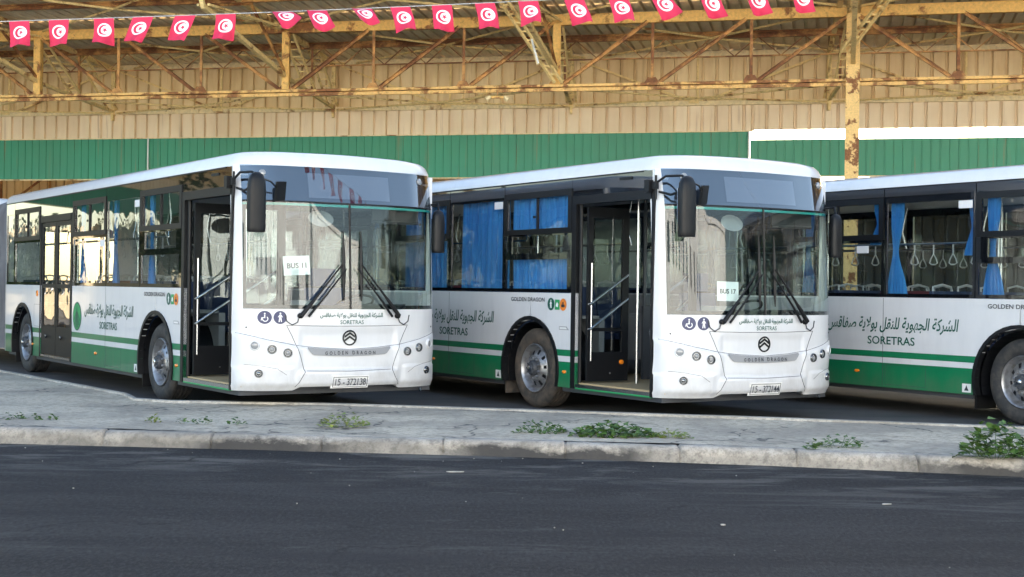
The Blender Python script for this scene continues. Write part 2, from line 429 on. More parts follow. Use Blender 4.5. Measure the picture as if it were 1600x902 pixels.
# ------------------------------------------------------------------ the buses (local: x forward, y from door side to far side, z up)
WV = [0, .4, .73, .88, 1.05, 1.15, 1.22, 1.25]; WU = [.19, .18, .145, .118, .05, -.02, -.10, -.2]
def cr_interp(x, X, Y):      # smooth monotone-ish interpolation
    for i in range(1, len(X)):
        if x <= X[i] or i == len(X) - 1:
            h = X[i] - X[i - 1]; t = max(0, min(1, (x - X[i - 1]) / h))
            m0 = (Y[i] - Y[i - 2]) / (X[i] - X[i - 2]) if i > 1 else 0.
            m1 = (Y[i + 1] - Y[i - 1]) / (X[i + 1] - X[i - 1]) if i < len(X) - 1 else (Y[i] - Y[i - 1]) / h
            return (2 * t**3 - 3 * t * t + 1) * Y[i - 1] + (t**3 - 2 * t * t + t) * h * m0 + (-2 * t**3 + 3 * t * t) * Y[i] + (t**3 - t * t) * h * m1
BROW = [(0, .93), (.31, .85), (.61, .79), (.89, .76), (1.25, .74), (1.61, .76), (1.89, .79), (2.19, .85), (2.5, .93)]
def brow(v): return interp(v, [p[0] for p in BROW], [p[1] for p in BROW])
def S(v, z):
    w = min(1.25, abs(v - 1.25)); u = cr_interp(w, WV, WU)
    if z > 1.18: u -= .052 * (z - 1.18) + .15 * max(0, z - 2.37)
    else:
        d = brow(v) - z; u += .022 * sstep(-.01, .035, d) * (1 - .75 * sstep(.18, .40, d))
        if w < .62: u += -.018 * sstep(.50, .53, z) * sstep(.62, .56, w) * sstep(1.0, .9, z) + .012 * sstep(.52, .49, z)
        if w > .66: u += .016 * sstep(.56, .54, z + .28 * (w - .66) * 0) * sstep(.66, .72, w)
        u -= .05 * sstep(.38, .29, z)
    return u
def Sn(v, z):
    e = .012; n = Vector((1, -(S(v + e, z) - S(v - e, z)) / (2 * e), -(S(v, z + e) - S(v, z - e)) / (2 * e))); return n.normalized()
def sp(v, z, off=0.):
    return Vector((S(v, z), v, z)) + Sn(v, z) * off
VCOLS = [0, .004, .012, .025, .045, .07, .1, .14, .18] + lin(.23, 2.27, 80) + [2.32, 2.36, 2.4, 2.43, 2.455, 2.475, 2.488, 2.496, 2.5]
def zbot(v): w = abs(v - 1.25); return .295 if w > .66 else .335 - .04 * sstep(.58, .66, w)
def sbox(mb, v, z, w, h, d0, d1, m=0):   # a little block lying on the front surface
    c = [sp(v + a * w / 2, z + b_ * h / 2, d) for d in (d0, d1) for a, b_ in ((-1, -1), (1, -1), (1, 1), (-1, 1))]
    mb.add(c, [(0, 3, 2, 1), (4, 5, 6, 7), (0, 1, 5, 4), (1, 2, 6, 5), (2, 3, 7, 6), (3, 0, 4, 7)], m)
def fframe(v, z, n=None):
    n = n or Sn(v, z); p = sp(v, z); y = Vector((0, 1, 0)); y = (y - n * y.dot(n)).normalized(); zz = n.cross(y)
    return lambda a, x, y_: p + n * a + y * x + zz * y_
def sideframe(u, z, v=0.): return lambda a, x, y_: (u + x, v - a, z + y_)
def plate(mb, u0, u1, z0, z1, holes, v0, v1, m=0):   # plate with rectangular holes in the u-z plane
    us = sorted({u0, u1, *[h[0] for h in holes], *[h[1] for h in holes]}); zs = sorted({z0, z1, *[h[2] for h in holes], *[h[3] for h in holes]})
    us = [x for x in us if u0 <= x <= u1]; zs = [x for x in zs if z0 <= x <= z1]
    nu, nz = len(us) - 1, len(zs) - 1
    full = [[not any(h[0] < (us[i] + us[i + 1]) / 2 < h[1] and h[2] < (zs[j] + zs[j + 1]) / 2 < h[3] for h in holes) for j in range(nz)] for i in range(nu)]
    vid = {}; V = []; F = []
    def g(i, j, k):
        if (i, j, k) not in vid: vid[i, j, k] = len(V); V.append((us[i], (v0, v1)[k], zs[j]))
        return vid[i, j, k]
    for i in range(nu):
        for j in range(nz):
            if not full[i][j]: continue
            F.append((g(i, j, 0), g(i + 1, j, 0), g(i + 1, j + 1, 0), g(i, j + 1, 0))); F.append((g(i, j, 1), g(i, j + 1, 1), g(i + 1, j + 1, 1), g(i + 1, j, 1)))
            for di, dj, A, B in ((-1, 0, (i, j), (i, j + 1)), (1, 0, (i + 1, j), (i + 1, j + 1)), (0, -1, (i, j), (i + 1, j)), (0, 1, (i, j + 1), (i + 1, j + 1))):
                a, c = i + di, j + dj
                if not (0 <= a < nu and 0 <= c < nz and full[a][c]): F.append((g(*A, 0), g(*B, 0), g(*B, 1), g(*A, 1)))
    mb.add(V, F, m)

ZS, ZB, ZG, ZR = .293, 1.398, .735, 2.76      # skirt, belt, green top, gutter
def arch_pts(uc, r=.625, zc=.47, n=18, z0=ZS):
    a0 = math.asin((z0 - zc) / r)
    return [(uc + r * cos(pi - a0 - (pi - 2 * a0) * i / n), zc + r * sin(pi - a0 - (pi - 2 * a0) * i / n)) for i in range(n + 1)]
def side_panels(mb, u0, u1, arches, v0, v1):
    """lower body skin between u0 (rear) and u1 (front) in its painted bands, with wheel arches cut out (materials: 0 white, 1 green)"""
    bands = [(ZS, .593, 1), (.593, .660, 0), (.660, ZG, 1), (ZG, ZB, 0)]
    for za, zb, m in bands:
        cuts = []
        for uc in arches:
            r, zc = .60, .47
            cuts.append((uc, r, zc))
        segs = []; cur = u0; left = None
        for uc, r, zc in sorted(cuts):
            dz = lambda z: sqrt(max(0, r * r - (z - zc) ** 2)) if abs(z - zc) < r else 0
            L = []; zz = lin(za, min(zb, zc + r), 9)
            segs.append((left, cur, [(uc - dz(z), z) for z in zz], zb))
            left = [(uc + dz(z), z) for z in zz]; cur = uc
        # polygons between the cuts
        polys = []
        edges = [([(u0, za), (u0, zb)], 'plain')]
        cs = sorted(cuts); start = [(u0, za), (u0, zb)]
        for uc, r, zc in cs:
            dz = lambda z: sqrt(max(0, r * r - (z - zc) ** 2))
            if za < zc + r:
                zt = min(zb, zc + r - 1e-4); zz = lin(za, zt, 10)
                lft = [(uc - dz(z), z) for z in zz]; rgt = [(uc + dz(z), z) for z in zz]
                if zt < zb - 1e-6: lft.append((uc, zb)); rgt.append((uc, zb))
                polys.append(start + lft[::-1]); start = rgt
            # arch below band: nothing to cut
        polys.append(start + [(u1, zb), (u1, za)])
        for P in polys:
            Q = []
            for p in P:
                if not Q or math.hypot(p[0] - Q[-1][0], p[1] - Q[-1][1]) > 1e-5: Q.append(p)
            mb.prism(Q, v0, v1, m=m)

def wheel_mesh():
    """tyre, rim and hub meshes about the axle: local a = outward (towards -y)"""
    f = lambda a, x, y: (x, -a, y)
    R = .485
    ty = MB(); prof = [(-.02, .292), (-.005, .31), (.012, .36), (.016, .40), (.008, .445), (-.012, .468), (-.03, R - .003)]
    for g in range(5):
        a = -.035 - g * .046
        prof += [(a, R), (a - .032, R), (a - .034, R - .012), (a - .043, R - .012)]
    prof += [(-.27, R - .004), (-.29, .45), (-.295, .38), (-.27, .30)]
    ty.lathe(prof, f, 56)
    # raised marks on the sidewall
    rm = MB(); rm.lathe([(-.03, .292), (.008, .297), (.014, .290), (.004, .276), (-.035, .262), (-.075, .250), (-.080, .245)], f, 56)
    # disc with hand holes
    nh = 10; nseg = 60
    V = []; F = []
    rings = [(.245, -.080), (.222, -.050), (.168, -.020), (.150, -.005)]
    for r, a in rings: V += [f(a, r * cos(2 * pi * j / nseg), r * sin(2 * pi * j / nseg)) for j in range(nseg)]
    for i in range(3):
        for j in range(nseg):
            if i == 1 and j % 6 in (0, 1): continue
            F.append((i * nseg + j, i * nseg + (j + 1) % nseg, (i + 1) * nseg + (j + 1) % nseg, (i + 1) * nseg + j))
    rm.add(V, F)
    rm.lathe([(-.005, .150), (.004, .146), (.004, .085)], f, 40)
    for j in range(10):
        an = 2 * pi * (j + .5) / 10; c = (.122 * cos(an), .122 * sin(an))
        rm.lathe([(.002, .017), (.028, .017), (.036, .010), (.037, .0005)], lambda a, x, y, c=c: f(a, c[0] + x, c[1] + y), 6)
    hb = MB(); hb.lathe([(-.01, .092), (.045, .088), (.062, .075), (.066, .05), (.066, .0005)], f, 28)
    for j in range(8):
        an = 2 * pi * j / 8; c = (.07 * cos(an), .07 * sin(an))
        hb.lathe([(.055, .010), (.074, .010), (.075, .0005)], lambda a, x, y, c=c: f(a, c[0] + x, c[1] + y), 6)
    cp = MB(); cp.lathe([(.064, .036), (.086, .033), (.092, .022), (.093, .0005)], f, 20)
    bk = MB(); bk.lathe([(-.10, .29), (-.11, .0005)], f, 30)
    return ty, rm, hb, cp, bk
_wm = wheel_mesh()
def wheel(bus, u, v, tyre='tyre', far=False):
    o = _wm[0].build('wheel', tyre, bus, 40); o.location = (u, v, .478)
    if far: o.rotation_euler = (0, 0, pi)
    for nm, b, m in (('rim', _wm[1], 'rim_metal'), ('hub', _wm[2], 'interior_dark'), ('hub_cap', _wm[3], 'chrome'), ('brake_drum', _wm[4], 'interior_dark')): b.build(nm, m, o, 40)
    return o

def window(bus, u0, u1, kind, blk='black_gloss'):
    """one window bay of the door side. kind: 'plain' | 'slider' | 'slider_panel'"""
    holes = []; g = .045
    if kind == 'plain': holes = [(u0 + .05, u1 - .04, 1.445, 2.545)]
    elif kind == 'slider': holes = [(u0 + .10, u1 - .08, 2.17, 2.545), (u0 + .05, u1 - .04, 1.445, 2.07)]
    else: holes = [(u0 + .08, u1 - .08, 2.17, 2.545), (u0 + .17, u1 - .20, 1.875, 2.085), (u0 + .04, u1 - .10, 1.445, 1.80)]
    fr = MB(); plate(fr, u0 + .006, u1 - .006, ZB + .004, ZR - .02, holes, 0.0, .028)
    w = fr.build('window', blk, bus)
    pn = MB()
    for h in holes: pn.add([(h[0], .012, h[2]), (h[1], .012, h[2]), (h[1], .012, h[3]), (h[0], .012, h[3])], [(0, 1, 2, 3)])
    pn.build('pane', 'side_glass', w)
    if kind != 'plain':
        h = holes[0]; sf = MB()
        plate(sf, h[0] - .075, h[1] + .075, h[2] - .065, h[3] + .075, [(h[0], h[1], h[2], h[3])], -.012, .016)
        m = (h[0] + h[1]) / 2; sf.box((m - .014, -.006, h[2]), (m + .014, .02, h[3]))
        sf.build('sliding_frame', 'black_plastic', w)
        lt = MB(); lt.box((m - .07, -.018, h[2] + .13), (m - .02, -.006, h[2] + .16)); lt.build('latch', 'black_plastic', w)
    return w
def curtain_sheet(u0, u1, z0, z1, v=.10, pitch=.085, amp=.022, seed=0):
    r = random.Random(seed); ph = r.uniform(0, 6); b = MB()
    def f(u, z):
        s = 2 * pi * (u - u0) / pitch + ph
        return (u + .012 * sin(s * .37 + 2 * z), v + amp * sin(s + .7 * sin(u * 5 + z * .5)) + .012 * sin(s * .43), z)
    b.grid(f, lin(u0, u1, max(8, int((u1 - u0) / .011))), lin(z0, z1, 8)); return b
def curtain_tied(uc, z0, z1, v=.10, wide=.17, lean=.0, seed=0):
    r = random.Random(seed); b = MB(); ph = r.uniform(0, 6)
    def f(a, z):
        t = (z1 - z) / (z1 - z0)
        k = 1 - .62 * math.exp(-((t - .55) / .22) ** 2)
        return (uc + lean * math.exp(-((t - .55) / .25) ** 2) + a * wide * k + .10 * max(0, t - .55) * 1.5 * a, v + .022 * sin(a * 17 + ph) * (.5 + .5 * k), z)
    b.grid(f, lin(-1, 1, 40), lin(z0, z1, 26)); return b
def rails(path, r=.017): b = MB(); b.tube(path, r, 8); return b
def seat_mesh():
    c = MB()
    def pad(x0, x1, y0, y1, z0, z1): c.box((x0, y0, z0), (x1, y1, z1))
    c.box((-.22, 0, .42), (.22, .42, .50)); c.prism([(-.24, .46), (-.16, .46), (-.25, 1.12), (-.31, 1.12), (-.32, 1.06)], 0, .42)
    l = MB(); l.box((-.05, .17, 0), (.05, .25, .42))
    h = MB(); h.tube([(-.29, .04, 1.10), (-.30, .05, 1.17), (-.30, .21, 1.20), (-.30, .37, 1.17), (-.29, .38, 1.10)], .014, 6)
    return c, l, h
_seat = seat_mesh(); _seatobj = {}
def put_seat(bus, u, v, mat):
    if mat not in _seatobj:
        o = _seat[0].build('seat', mat, bus); g = _seat[1].build('seat_leg', 'interior_dark', o); h = _seat[2].build('grab_handle', 'strap_grey', o, 40)
        _seatobj[mat] = (o, g, h)
    else:
        so_ = _seatobj[mat]; o = so_[0].copy(); col.objects.link(o); o.parent = bus
        for s in so_[1:]:
            d = s.copy(); col.objects.link(d); d.parent = o
    o.location = (u, v, .36); return o

def ring_outline(u_rear, front=True, n=1):
    pts = []
    if front:
        for v in VCOLS: pts.append((S(v, 2.78), v))
    else: pts += [(-10.12, 0), (-10.12, 2.5)]
    pts += [(u_rear, 2.5), (u_rear, 0)]
    return pts
def roof(bus, uf, ur, front=True):
    rings = [(0, 2.745), (0.0, 2.772), (.012, 2.80), (.03, 2.845), (.07, 2.885), (.16, 2.912), (.36, 2.926), (.8, 2.94), (1.2, 2.945)]
    if front: base = [(S(v, 2.78) + .004, v) for v in VCOLS] + [(ur, 2.5), (ur, 0)]
    else: base = [(uf, 0)] + [(uf, v) for v in lin(.1, 2.4, 10)] + [(uf, 2.5), (ur, 2.5), (ur, 0)]
    b = MB(); V = []; n = len(base)
    for d, z in rings:
        for u, v in base:
            vv = 1.25 + (v - 1.25) * (1.25 - d) / 1.25
            if front and u > -1: uu = u - d * .9; zz = z + .018 * max(0, 1 - abs(v - 1.25) / 1.25) ** .5 * min(1, 1 - d / 1.3) * (1 if u > -1 else 0)
            else: uu = u + (d if u == ur else -d if (not front and u == uf) else 0); zz = z
            V.append((uu, vv, zz))
    F = []
    for k in range(len(rings) - 1): F += [(k * n + i, k * n + (i + 1) % n, (k + 1) * n + (i + 1) % n, (k + 1) * n + i) for i in range(n)]
    F.append([(len(rings) - 1) * n + i for i in range(n)])
    b.add(V, F); r = b.build('roof', 'white_paint', bus, 50)
    g = MB()
    for va, vb in ((-.006, .02), (2.48, 2.506)): g.box((ur + .02, va, 2.728), (uf - (.2 if front else 0), vb, 2.744))
    g.build('rain_gutter', 'gutter_black', r)
    return r

def disc_pts(r, n=24): return [(r * cos(2 * pi * i / n), r * sin(2 * pi * i / n)) for i in range(n)]
def decal(mb, fn, poly, m=0): mb.add([fn(x, y) for x, y in poly], [list(range(len(poly)))], m)
WHEELCHAIR = [disc_pts(.012, 12)]
def person_icon(mb, fn, k, m):
    decal(mb, fn, [(x * k, (y + .72) * k) for x, y in disc_pts(.15, 12)], m)
    decal(mb, fn, [(k * x, k * y) for x, y in ((-.13, .52), (.13, .52), (.42, .08), (.30, 0), (.15, .25), (.30, -.78), (.12, -.78), (0, -.20), (-.12, -.78), (-.30, -.78), (-.15, .25), (-.30, 0), (-.42, .08))], m)
def wheelchair_icon(mb, fn, k, m):
    decal(mb, fn, [((x + .0) * k, (y + .68) * k) for x, y in disc_pts(.14, 12)], m)
    arc_o = [(-.08 + .50 * cos(a), -.25 + .50 * sin(a)) for a in lin(rad(130), rad(370), 18)]; arc_i = [(-.08 + .36 * cos(a), -.25 + .36 * sin(a)) for a in lin(rad(370), rad(130), 18)]
    decal(mb, fn, [(-x * k, y * k) for x, y in arc_o + arc_i], m)
    decal(mb, fn, [(x * k, y * k) for x, y in ((.08, .5), (-.10, .5), (-.10, .02), (-.50, .02), (-.62, -.5), (-.48, -.54), (-.36, -.12), (.08, -.12))], m)

def lamp(bus, v, z, r, kind):
    fr = fframe(v, z); b = MB()
    b.lathe([(-.005, r * 1.30), (.010, r * 1.27), (.020, r * 1.12), (.020, r), (.006, r * .93)], fr, 28)
    o = b.build('headlight' if kind != 'signal' else 'indicator_light', 'lamp_bezel' if kind != 'signal' else 'white_paint', bus, 40)
    l = MB()
    if kind == 'signal': l.lathe([(.010, r * .95), (.016, r * .7), (.019, r * .3), (.020, .0005)], fr, 24); l.build('lens', 'lamp_lens', o, 40)
    else:
        l.lathe([(.006, r * .95), (-.004, r * .72), (-.004, r * .70)], fr, 24); l.build('reflector', 'lamp_dark', o, 40)
        q = MB(); q.lathe([(-.006, r * .72), (.012, r * .58), (.018, r * .3), (.020, .0005)], fr, 20); q.build('lens', 'lamp_bezel' if kind == 'fog' else 'lamp_lens', o, 40)

def make_bus(name, pos, yaw, label, plate_text, opt):
    bus = empty('city_bus', (pos[0], pos[1], 0), yaw - pi / 2)
    tag(bus, label, 'bus', 'parked buses under the shed')
    art = opt.get('articulated'); UR = -10.12 if art else -11.9
    D1 = (-1.67, -.20); D2 = (-7.92, -6.32); AX = [-2.64, -8.98]
    # ---- front mask
    b = MB(); rows = 44
    b.grid(lambda v, t: sp(v, zbot(v) + (1.188 - zbot(v)) * t), VCOLS, lin(0, 1, rows + 1))
    n = len(VCOLS)
    b.add([sp(v, zbot(v)) for v in VCOLS] + [sp(v, zbot(v)) + Vector((-.12, 0, .015)) for v in VCOLS], [(i, i + 1, n + i + 1, n + i) for i in range(n - 1)])
    for side in (0, 1):    # corner pillars up to the roof
        vs_ = [v for v in VCOLS if (v <= .07 if side == 0 else v >= 2.43)]
        b.grid(lambda v, z: sp(v, z), vs_, lin(1.188, 2.775, 14))
        vv = 0 if side == 0 else 2.5
        b.box((-.235, min(vv, vv + (.05 if side == 0 else -.05)), ZS), (-.198, max(vv, vv + (.05 if side == 0 else -.05)), 2.745))
    fm = b.build('front_panel', 'white_paint', bus, 50)
    sm = MB()
    def seam(P, r=.0035):
        Q = []
        for (a, c), (d, e) in zip(P[:-1], P[1:]):
            k = max(2, int(math.hypot(d - a, e - c) / .03)); Q += [(a + (d - a) * i / k, c + (e - c) * i / k) for i in range(k)]
        Q.append(P[-1]); sm.tube([sp(v, z, .0005) for v, z in Q], r, 6)
    mir = lambda P: [(2.5 - v, z) for v, z in P]
    hood = [(.50, 1.01), (.56, .90), (.61, .79), (.66, .66), (.71, .50), (.66, .41), (.61, .335)]
    seam([(.50, 1.01), (.9, 1.002), (1.25, 1.0), (1.6, 1.002), (2.0, 1.01)], .003); seam(hood); seam(mir(hood))
    seam([(.02, .925)] + BROW[1:-1] + [(2.48, .925)], .003); seam([(.73, .51), (1.25, .50), (1.77, .51)], .003)
    cre = [(.08, .585), (.25, .565), (.40, .535), (.50, .47)]; seam(cre, .0022); seam(mir(cre), .0022)
    sm.build('panel_seam', 'seam_black', fm)
    gp = MB(); P = [(.74, .748), (.80, .683), (1.02, .670), (1.25, .665), (1.48, .670), (1.70, .683), (1.76, .748)]
    V = []; F = []
    for i, v in enumerate(lin(.74, 1.76, 41)):
        zt = brow(v) - .012; zb = interp(v, [p[0] for p in P], [p[1] for p in P]) ; V += [sp(v, zb, .013), sp(v, max(zt, zb + .001), .013)]
    b = MB(); b.add(V, [(2 * i, 2 * i + 2, 2 * i + 3, 2 * i + 1) for i in range(40)]); tr = b.build('nameplate', 'grey_panel', bus)
    text('nameplate_lettering', 'GOLDEN DRAGON', .62, lambda x, y: sp(1.25 + x, .702 + y, .016), 'dark_ink', tr, height=.036, bold=.02, space=1.9)
    # ---- emblem: ring with two chevrons
    b = MB(); fr = fframe(1.25, .87)
    b.lathe([(.003, .088), (.012, .086), (.012, .072), (.003, .070)], lambda a, x, y: sp(1.25 + x, .87 + y, a), 40)
    def chev(z0):
        b.prism([(x, y) for x, y in ((-.062, z0 - .03), (0, z0 + .012), (.062, z0 - .03), (.062, z0 - .006), (0, z0 + .036), (-.062, z0 - .006))], .003, .012, mp=lambda x, y, d: sp(1.25 + x, .87 + y, d))
    chev(-.012); chev(.030); b.build('emblem', 'lamp_dark', bus)
    # ---- lettering, icons, plate
    text('front_lettering', ARABIC, .78, lambda x, y: sp(1.27 + x, 1.118 + y, .003), 'dark_green_ink', bus, height=.066, bold=.026)
    text('front_lettering', 'SORETRAS', .29, lambda x, y: sp(1.27 + x, 1.045 + y, .003), 'dark_green_ink', bus, height=.045, bold=.008)
    for v, ic in ((.27, wheelchair_icon), (.43, person_icon)):
        b = MB(); decal(b, lambda x, y: sp(v + x, 1.095 + y, .003), disc_pts(.072, 28), 0); ic(b, lambda x, y: sp(v + x, 1.095 + y, .0045), .062, 1)
        b.build('round_sticker', ['navy_ink', 'white_ink'], bus)
    b = MB(); sbox(b, 1.25, .385, .46, .135, .004, .012, 0); pl = b.build('license_plate', 'paper', bus)
    b = MB(); z0, z1 = .385 - .052, .385 + .052
    for a, c in (((1.04, z0), (1.46, z0)), ((1.46, z0), (1.46, z1)), ((1.46, z1), (1.04, z1)), ((1.04, z1), (1.04, z0))): b.tube([sp(*a, .0135), sp(*c, .0135)], .0026, 6)
    b.build('plate_border', 'dark_ink', pl)
    text('plate_lettering', plate_text, .375, lambda x, y: sp(1.25 + x, .385 + y, .0145), 'dark_ink', pl, height=.070, bold=.004)
    for v, z, k, r in ((.17, .79, 'signal', .042), (.34, .75, 'lens', .040), (.51, .71, 'lens', .040), (.21, .487, 'fog', .036)):
        lamp(bus, v, z, r, k); lamp(bus, 2.5 - v, z, r, k)
    b = MB()
    for v in (.10, 2.4): b.lathe([(.0, .010), (.006, .008), (.007, .0005)], fframe(v, .985), 10)
    b.build('parking_sensor', 'seam_black', bus)
    b = MB(); b.tube([sp(2.28, .31, -.06), sp(2.28, .27, -.06), sp(2.30, .235, -.06), sp(2.32, .27, -.06), sp(2.32, .31, -.06)], .008, 6); b.build('tow_hook', 'steel_tube', bus)
    # ---- windscreen, divider, header panel
    vg = [v for v in VCOLS if .06 < v < 2.44]
    b = MB(); b.grid(lambda v, z: sp(v, z), vg, lin(1.19, 2.362, 12)); ws = b.build('windscreen', 'windscreen_glass', bus, 60)
    b = MB(); b.grid(lambda v, z: sp(v, z, -.004), vg, [1.19, 1.232]); b.grid(lambda v, z: sp(v, z, -.004), [.07, .085, .10], lin(1.232, 2.36, 12)); b.grid(lambda v, z: sp(v, z, -.004), [2.40, 2.415, 2.43], lin(1.232, 2.36, 12))
    b.build('windscreen_border', 'black_plastic', ws)
    b = MB(); b.grid(lambda v, z: sp(v, z, -.003), vg, [2.322, 2.348]); b.build('sun_strip', 'teal_strip', ws)
    b = MB(); b.tube([sp(1.25, z, .002) for z in lin(1.19, 2.36, 8)], .012, 6); b.tube([sp(v, 2.366, .0) for v in vg], .008, 6); b.build('windscreen_divider', 'black_plastic', ws)
    ztop = lambda v: 2.775 - .012 + .020 * max(0, 1 - abs(v - 1.25) / 1.25) ** .5
    b = MB(); b.grid(lambda v, t_: sp(v, 2.372 + (ztop(v) - 2.372) * t_), vg, lin(0, 1, 5)); hp = b.build('header_glass', 'header_glass', bus, 60)
    b = MB(); b.grid(lambda v, t_: sp(v, 2.372 + (ztop(v) + .02 - 2.372) * t_, -.05), VCOLS[4:-4], [0, 1]); b.grid(lambda v, z: sp(v, 2.372, -z), vg, [.002, .05]); b.build('header_backing', 'interior_dark', hp)
    b = MB(); b.grid(lambda v, z: sp(v, z, -.035), lin(.78, 1.80, 16), [2.425, 2.70]); b.build('destination_sign', 'sign_grey', hp)
    for v in (.27, 2.23): b = MB(); b.lathe([(-.02, .04), (.012, .038), (.02, .026), (.022, .0005)], fframe(v, 2.67), 18); b.build('clearance_lamp', 'lamp_lens', bus, 40)
    # ---- wipers
    for sgn, ends in ((0, [(.65, 1.115), (1.13, 1.68)]), (1, [(1.85, 1.115), (1.37, 1.69)])):
        (v0, z0), (v1, z1) = ends; b = MB(); d = .026 if sgn == 0 else -.026
        b.lathe([(0, .03), (.035, .03), (.045, .018), (.045, .0005)], fframe(v0, z0), 14)
        b.tube([sp(v0, z0, .05)] + [sp(v0 + (v1 - v0) * t_, z0 + (z1 - z0) * t_, .045) for t_ in (.2, .4, .6, .8, 1)], [.026, .024, .014, .011, .010, .010], 8)
        b.tube([sp(v0 + .085 * (1 if sgn == 0 else -1), z0 - .008, .04)] + [sp(v0 + .085 * (1 if sgn == 0 else -1) + (v1 - v0) * t_, z0 - .008 + (z1 - z0) * t_, .05) for t_ in (.3, .6, .93)], [.015, .013, .010, .009], 8)
        o = b.build('wiper', 'black_plastic', bus, 50)
        b = MB(); vb = v1 + (.03 if sgn == 0 else .01)
        b.tube([sp(vb, z, .018) for z in lin(1.28, 2.06, 12)], [.006, .012, .017, .02, .022, .022, .02, .018, .016, .013, .01, .006], 6); b.build('wiper_blade', 'black_plastic', o, 50)
        b = MB(); s2 = -1 if sgn == 0 else 1
        b.tube([sp(v0 + s2 * .01, z0 - .01, .012), sp(v0 + s2 * .03, z0 - .07, .015), sp(v0 + s2 * .09, z0 - .10, .015), sp(v0 + s2 * .15, z0 - .06, .012), sp(v0 + s2 * .17, z0 + .01, .005)], .006, 6); b.build('washer_hose', 'seam_black', o, 50)
    # ---- mirrors
    def mirror(c, h, w, d, arm, name='wing_mirror', tilt=0.):
        b = MB(); prof = [(-1, .75), (-.97, .93), (-.85, 1), (.4, 1), (.75, .9), (.92, .66), (1, .3)]
        V = []; F = []; n = 16
        for t_, k in prof:
            for j in range(n):
                a = 2 * pi * j / n; cx, sx = cos(a), sin(a)
                px = (abs(cx) ** .6) * (1 if cx > 0 else -1) * d / 2; py = (abs(sx) ** .6) * (1 if sx > 0 else -1) * w / 2
                V.append((c[0] + px * (k if t_ > 0 else 1 - .3 * (1 - k)), c[1] + py * (k if t_ > 0 else 1 - .4 * (1 - k)) + tilt * t_, c[2] + t_ * h / 2))
        for i in range(len(prof) - 1): F += [(i * n + j, i * n + (j + 1) % n, (i + 1) * n + (j + 1) % n, (i + 1) * n + j) for j in range(n)]
        F += [list(range(n)), [(len(prof) - 1) * n + j for j in range(n)]]
        b.add(V, F); o = b.build(name, 'black_plastic', bus, 50)
        g = MB(); g.box((c[0] - d / 2 - .004, c[1] - w * .40, c[2] - h * .42), (c[0] - d / 2 + .004, c[1] + w * .40, c[2] + h * .30)); g.build('mirror_glass', 'chrome', o)
        q = MB()
        for pth in arm: q.tube(pth, .014, 8)
        q.build('mirror_arm', 'black_plastic', o, 50); return o
    mirror((.25, .085, 2.33), .64, .20, .12, [[(-.16, .0, 2.60), (.0, .0, 2.66), (.20, .05, 2.655), (.25, .085, 2.62)], [(-.14, .02, 2.50), (.05, .03, 2.46), (.20, .06, 2.50)], [(-.17, -.005, 2.42), (-.17, -.005, 2.68)]])
    b = MB(); b.box((-.29, -.07, 2.50), (-.21, -.008, 2.63)); b.box((-.20, -.04, 2.53), (-.13, .004, 2.61)); b.build('mirror_bracket', 'black_plastic', bus)
    mirror((.0, 2.475, 2.10), .50, .15, .11, [[(-.16, 2.47, 2.42), (-.04, 2.49, 2.43), (.0, 2.48, 2.33)]])
    b = MB(); c = Vector((.22, .36, 2.49)); fr = fframe(.36, 2.49, Vector((.86, .45, -.15)).normalized())
    V = [fr(a, x, y) for a in (.10, .13) for x, y in ((-.075, -.10), (.075, -.10), (.075, .10), (-.075, .10))]
    b.add(V, [(0, 3, 2, 1), (4, 5, 6, 7), (0, 1, 5, 4), (1, 2, 6, 5), (2, 3, 7, 6), (3, 0, 4, 7)])
    o = b.build('kerb_mirror', 'black_plastic', bus); q = MB(); q.tube([(.22, .12, 2.60), (.24, .25, 2.56), fr(.10, 0, 0)], .010, 6); q.build('mirror_arm', 'black_plastic', o)
    # ---- door-side skin
    b = MB()
    def spanels(mb, a, c, arches, v0=0., v1=.05): side_panels(mb, a, c, arches, v0, v1)
    spanels(b, D2[1], D1[0], [AX[0]]); sk = b.build('side_panel', ['white_paint', 'green_paint'], bus)
    b = MB(); spanels(b, UR, D2[0], [AX[1]]); b.build('side_panel', ['white_paint', 'green_paint'], bus)
    b = MB(); side_panels(b, UR, -.20, [AX[0], AX[1]], 2.45, 2.5); b.build('side_panel', ['white_paint', 'green_paint'], bus)
    b = MB(); b.box((D1[0] + .02, .0, ZS + .012), (D1[1], .10, .345)); b.build('door_sill', 'steel_tube', bus)
    b = MB(); b.box((D2[0], .0, ZS + .012), (D2[1], .10, .34)); b.build('door_sill', 'steel_tube', bus)
    b = MB(); b.box((D1[0] + .02, -.004, ZS - .005), (D1[1] - .01, .04, ZS + .012)); b.build('sill_strip', 'sign_green', bus)
    # wheel arches
    for uc in AX:
        for far in (0, 1):
            b = MB(); A = arch_pts(uc, .60, .47, 22); O = arch_pts(uc, .645, .47, 22)
            for i in range(22):
                q = [O[i], O[i + 1], A[i + 1], A[i]]
                b.prism(q, -.018 if not far else 2.518, .06 if not far else 2.44)
            I = arch_pts(uc, .575, .47, 22)
            va, vb = (.06, .55) if not far else (1.95, 2.44)
            for i in range(22): b.add([(I[i][0], va, I[i][1]), (I[i + 1][0], va, I[i + 1][1]), (I[i + 1][0], vb, I[i + 1][1]), (I[i][0], vb, I[i][1])], [(0, 1, 2, 3)])
            b.build('wheel_arch', 'black_plastic', bus)
            wheel(bus, uc, .075 if not far else 2.425, opt.get('tyre', 'tyre') if uc == AX[0] else 'tyre', far)
        b = MB(); b.box((uc - .66, .06, .13), (uc - .635, .40, .62)); b.build('mud_flap', opt.get('flap', 'black_plastic'), bus)
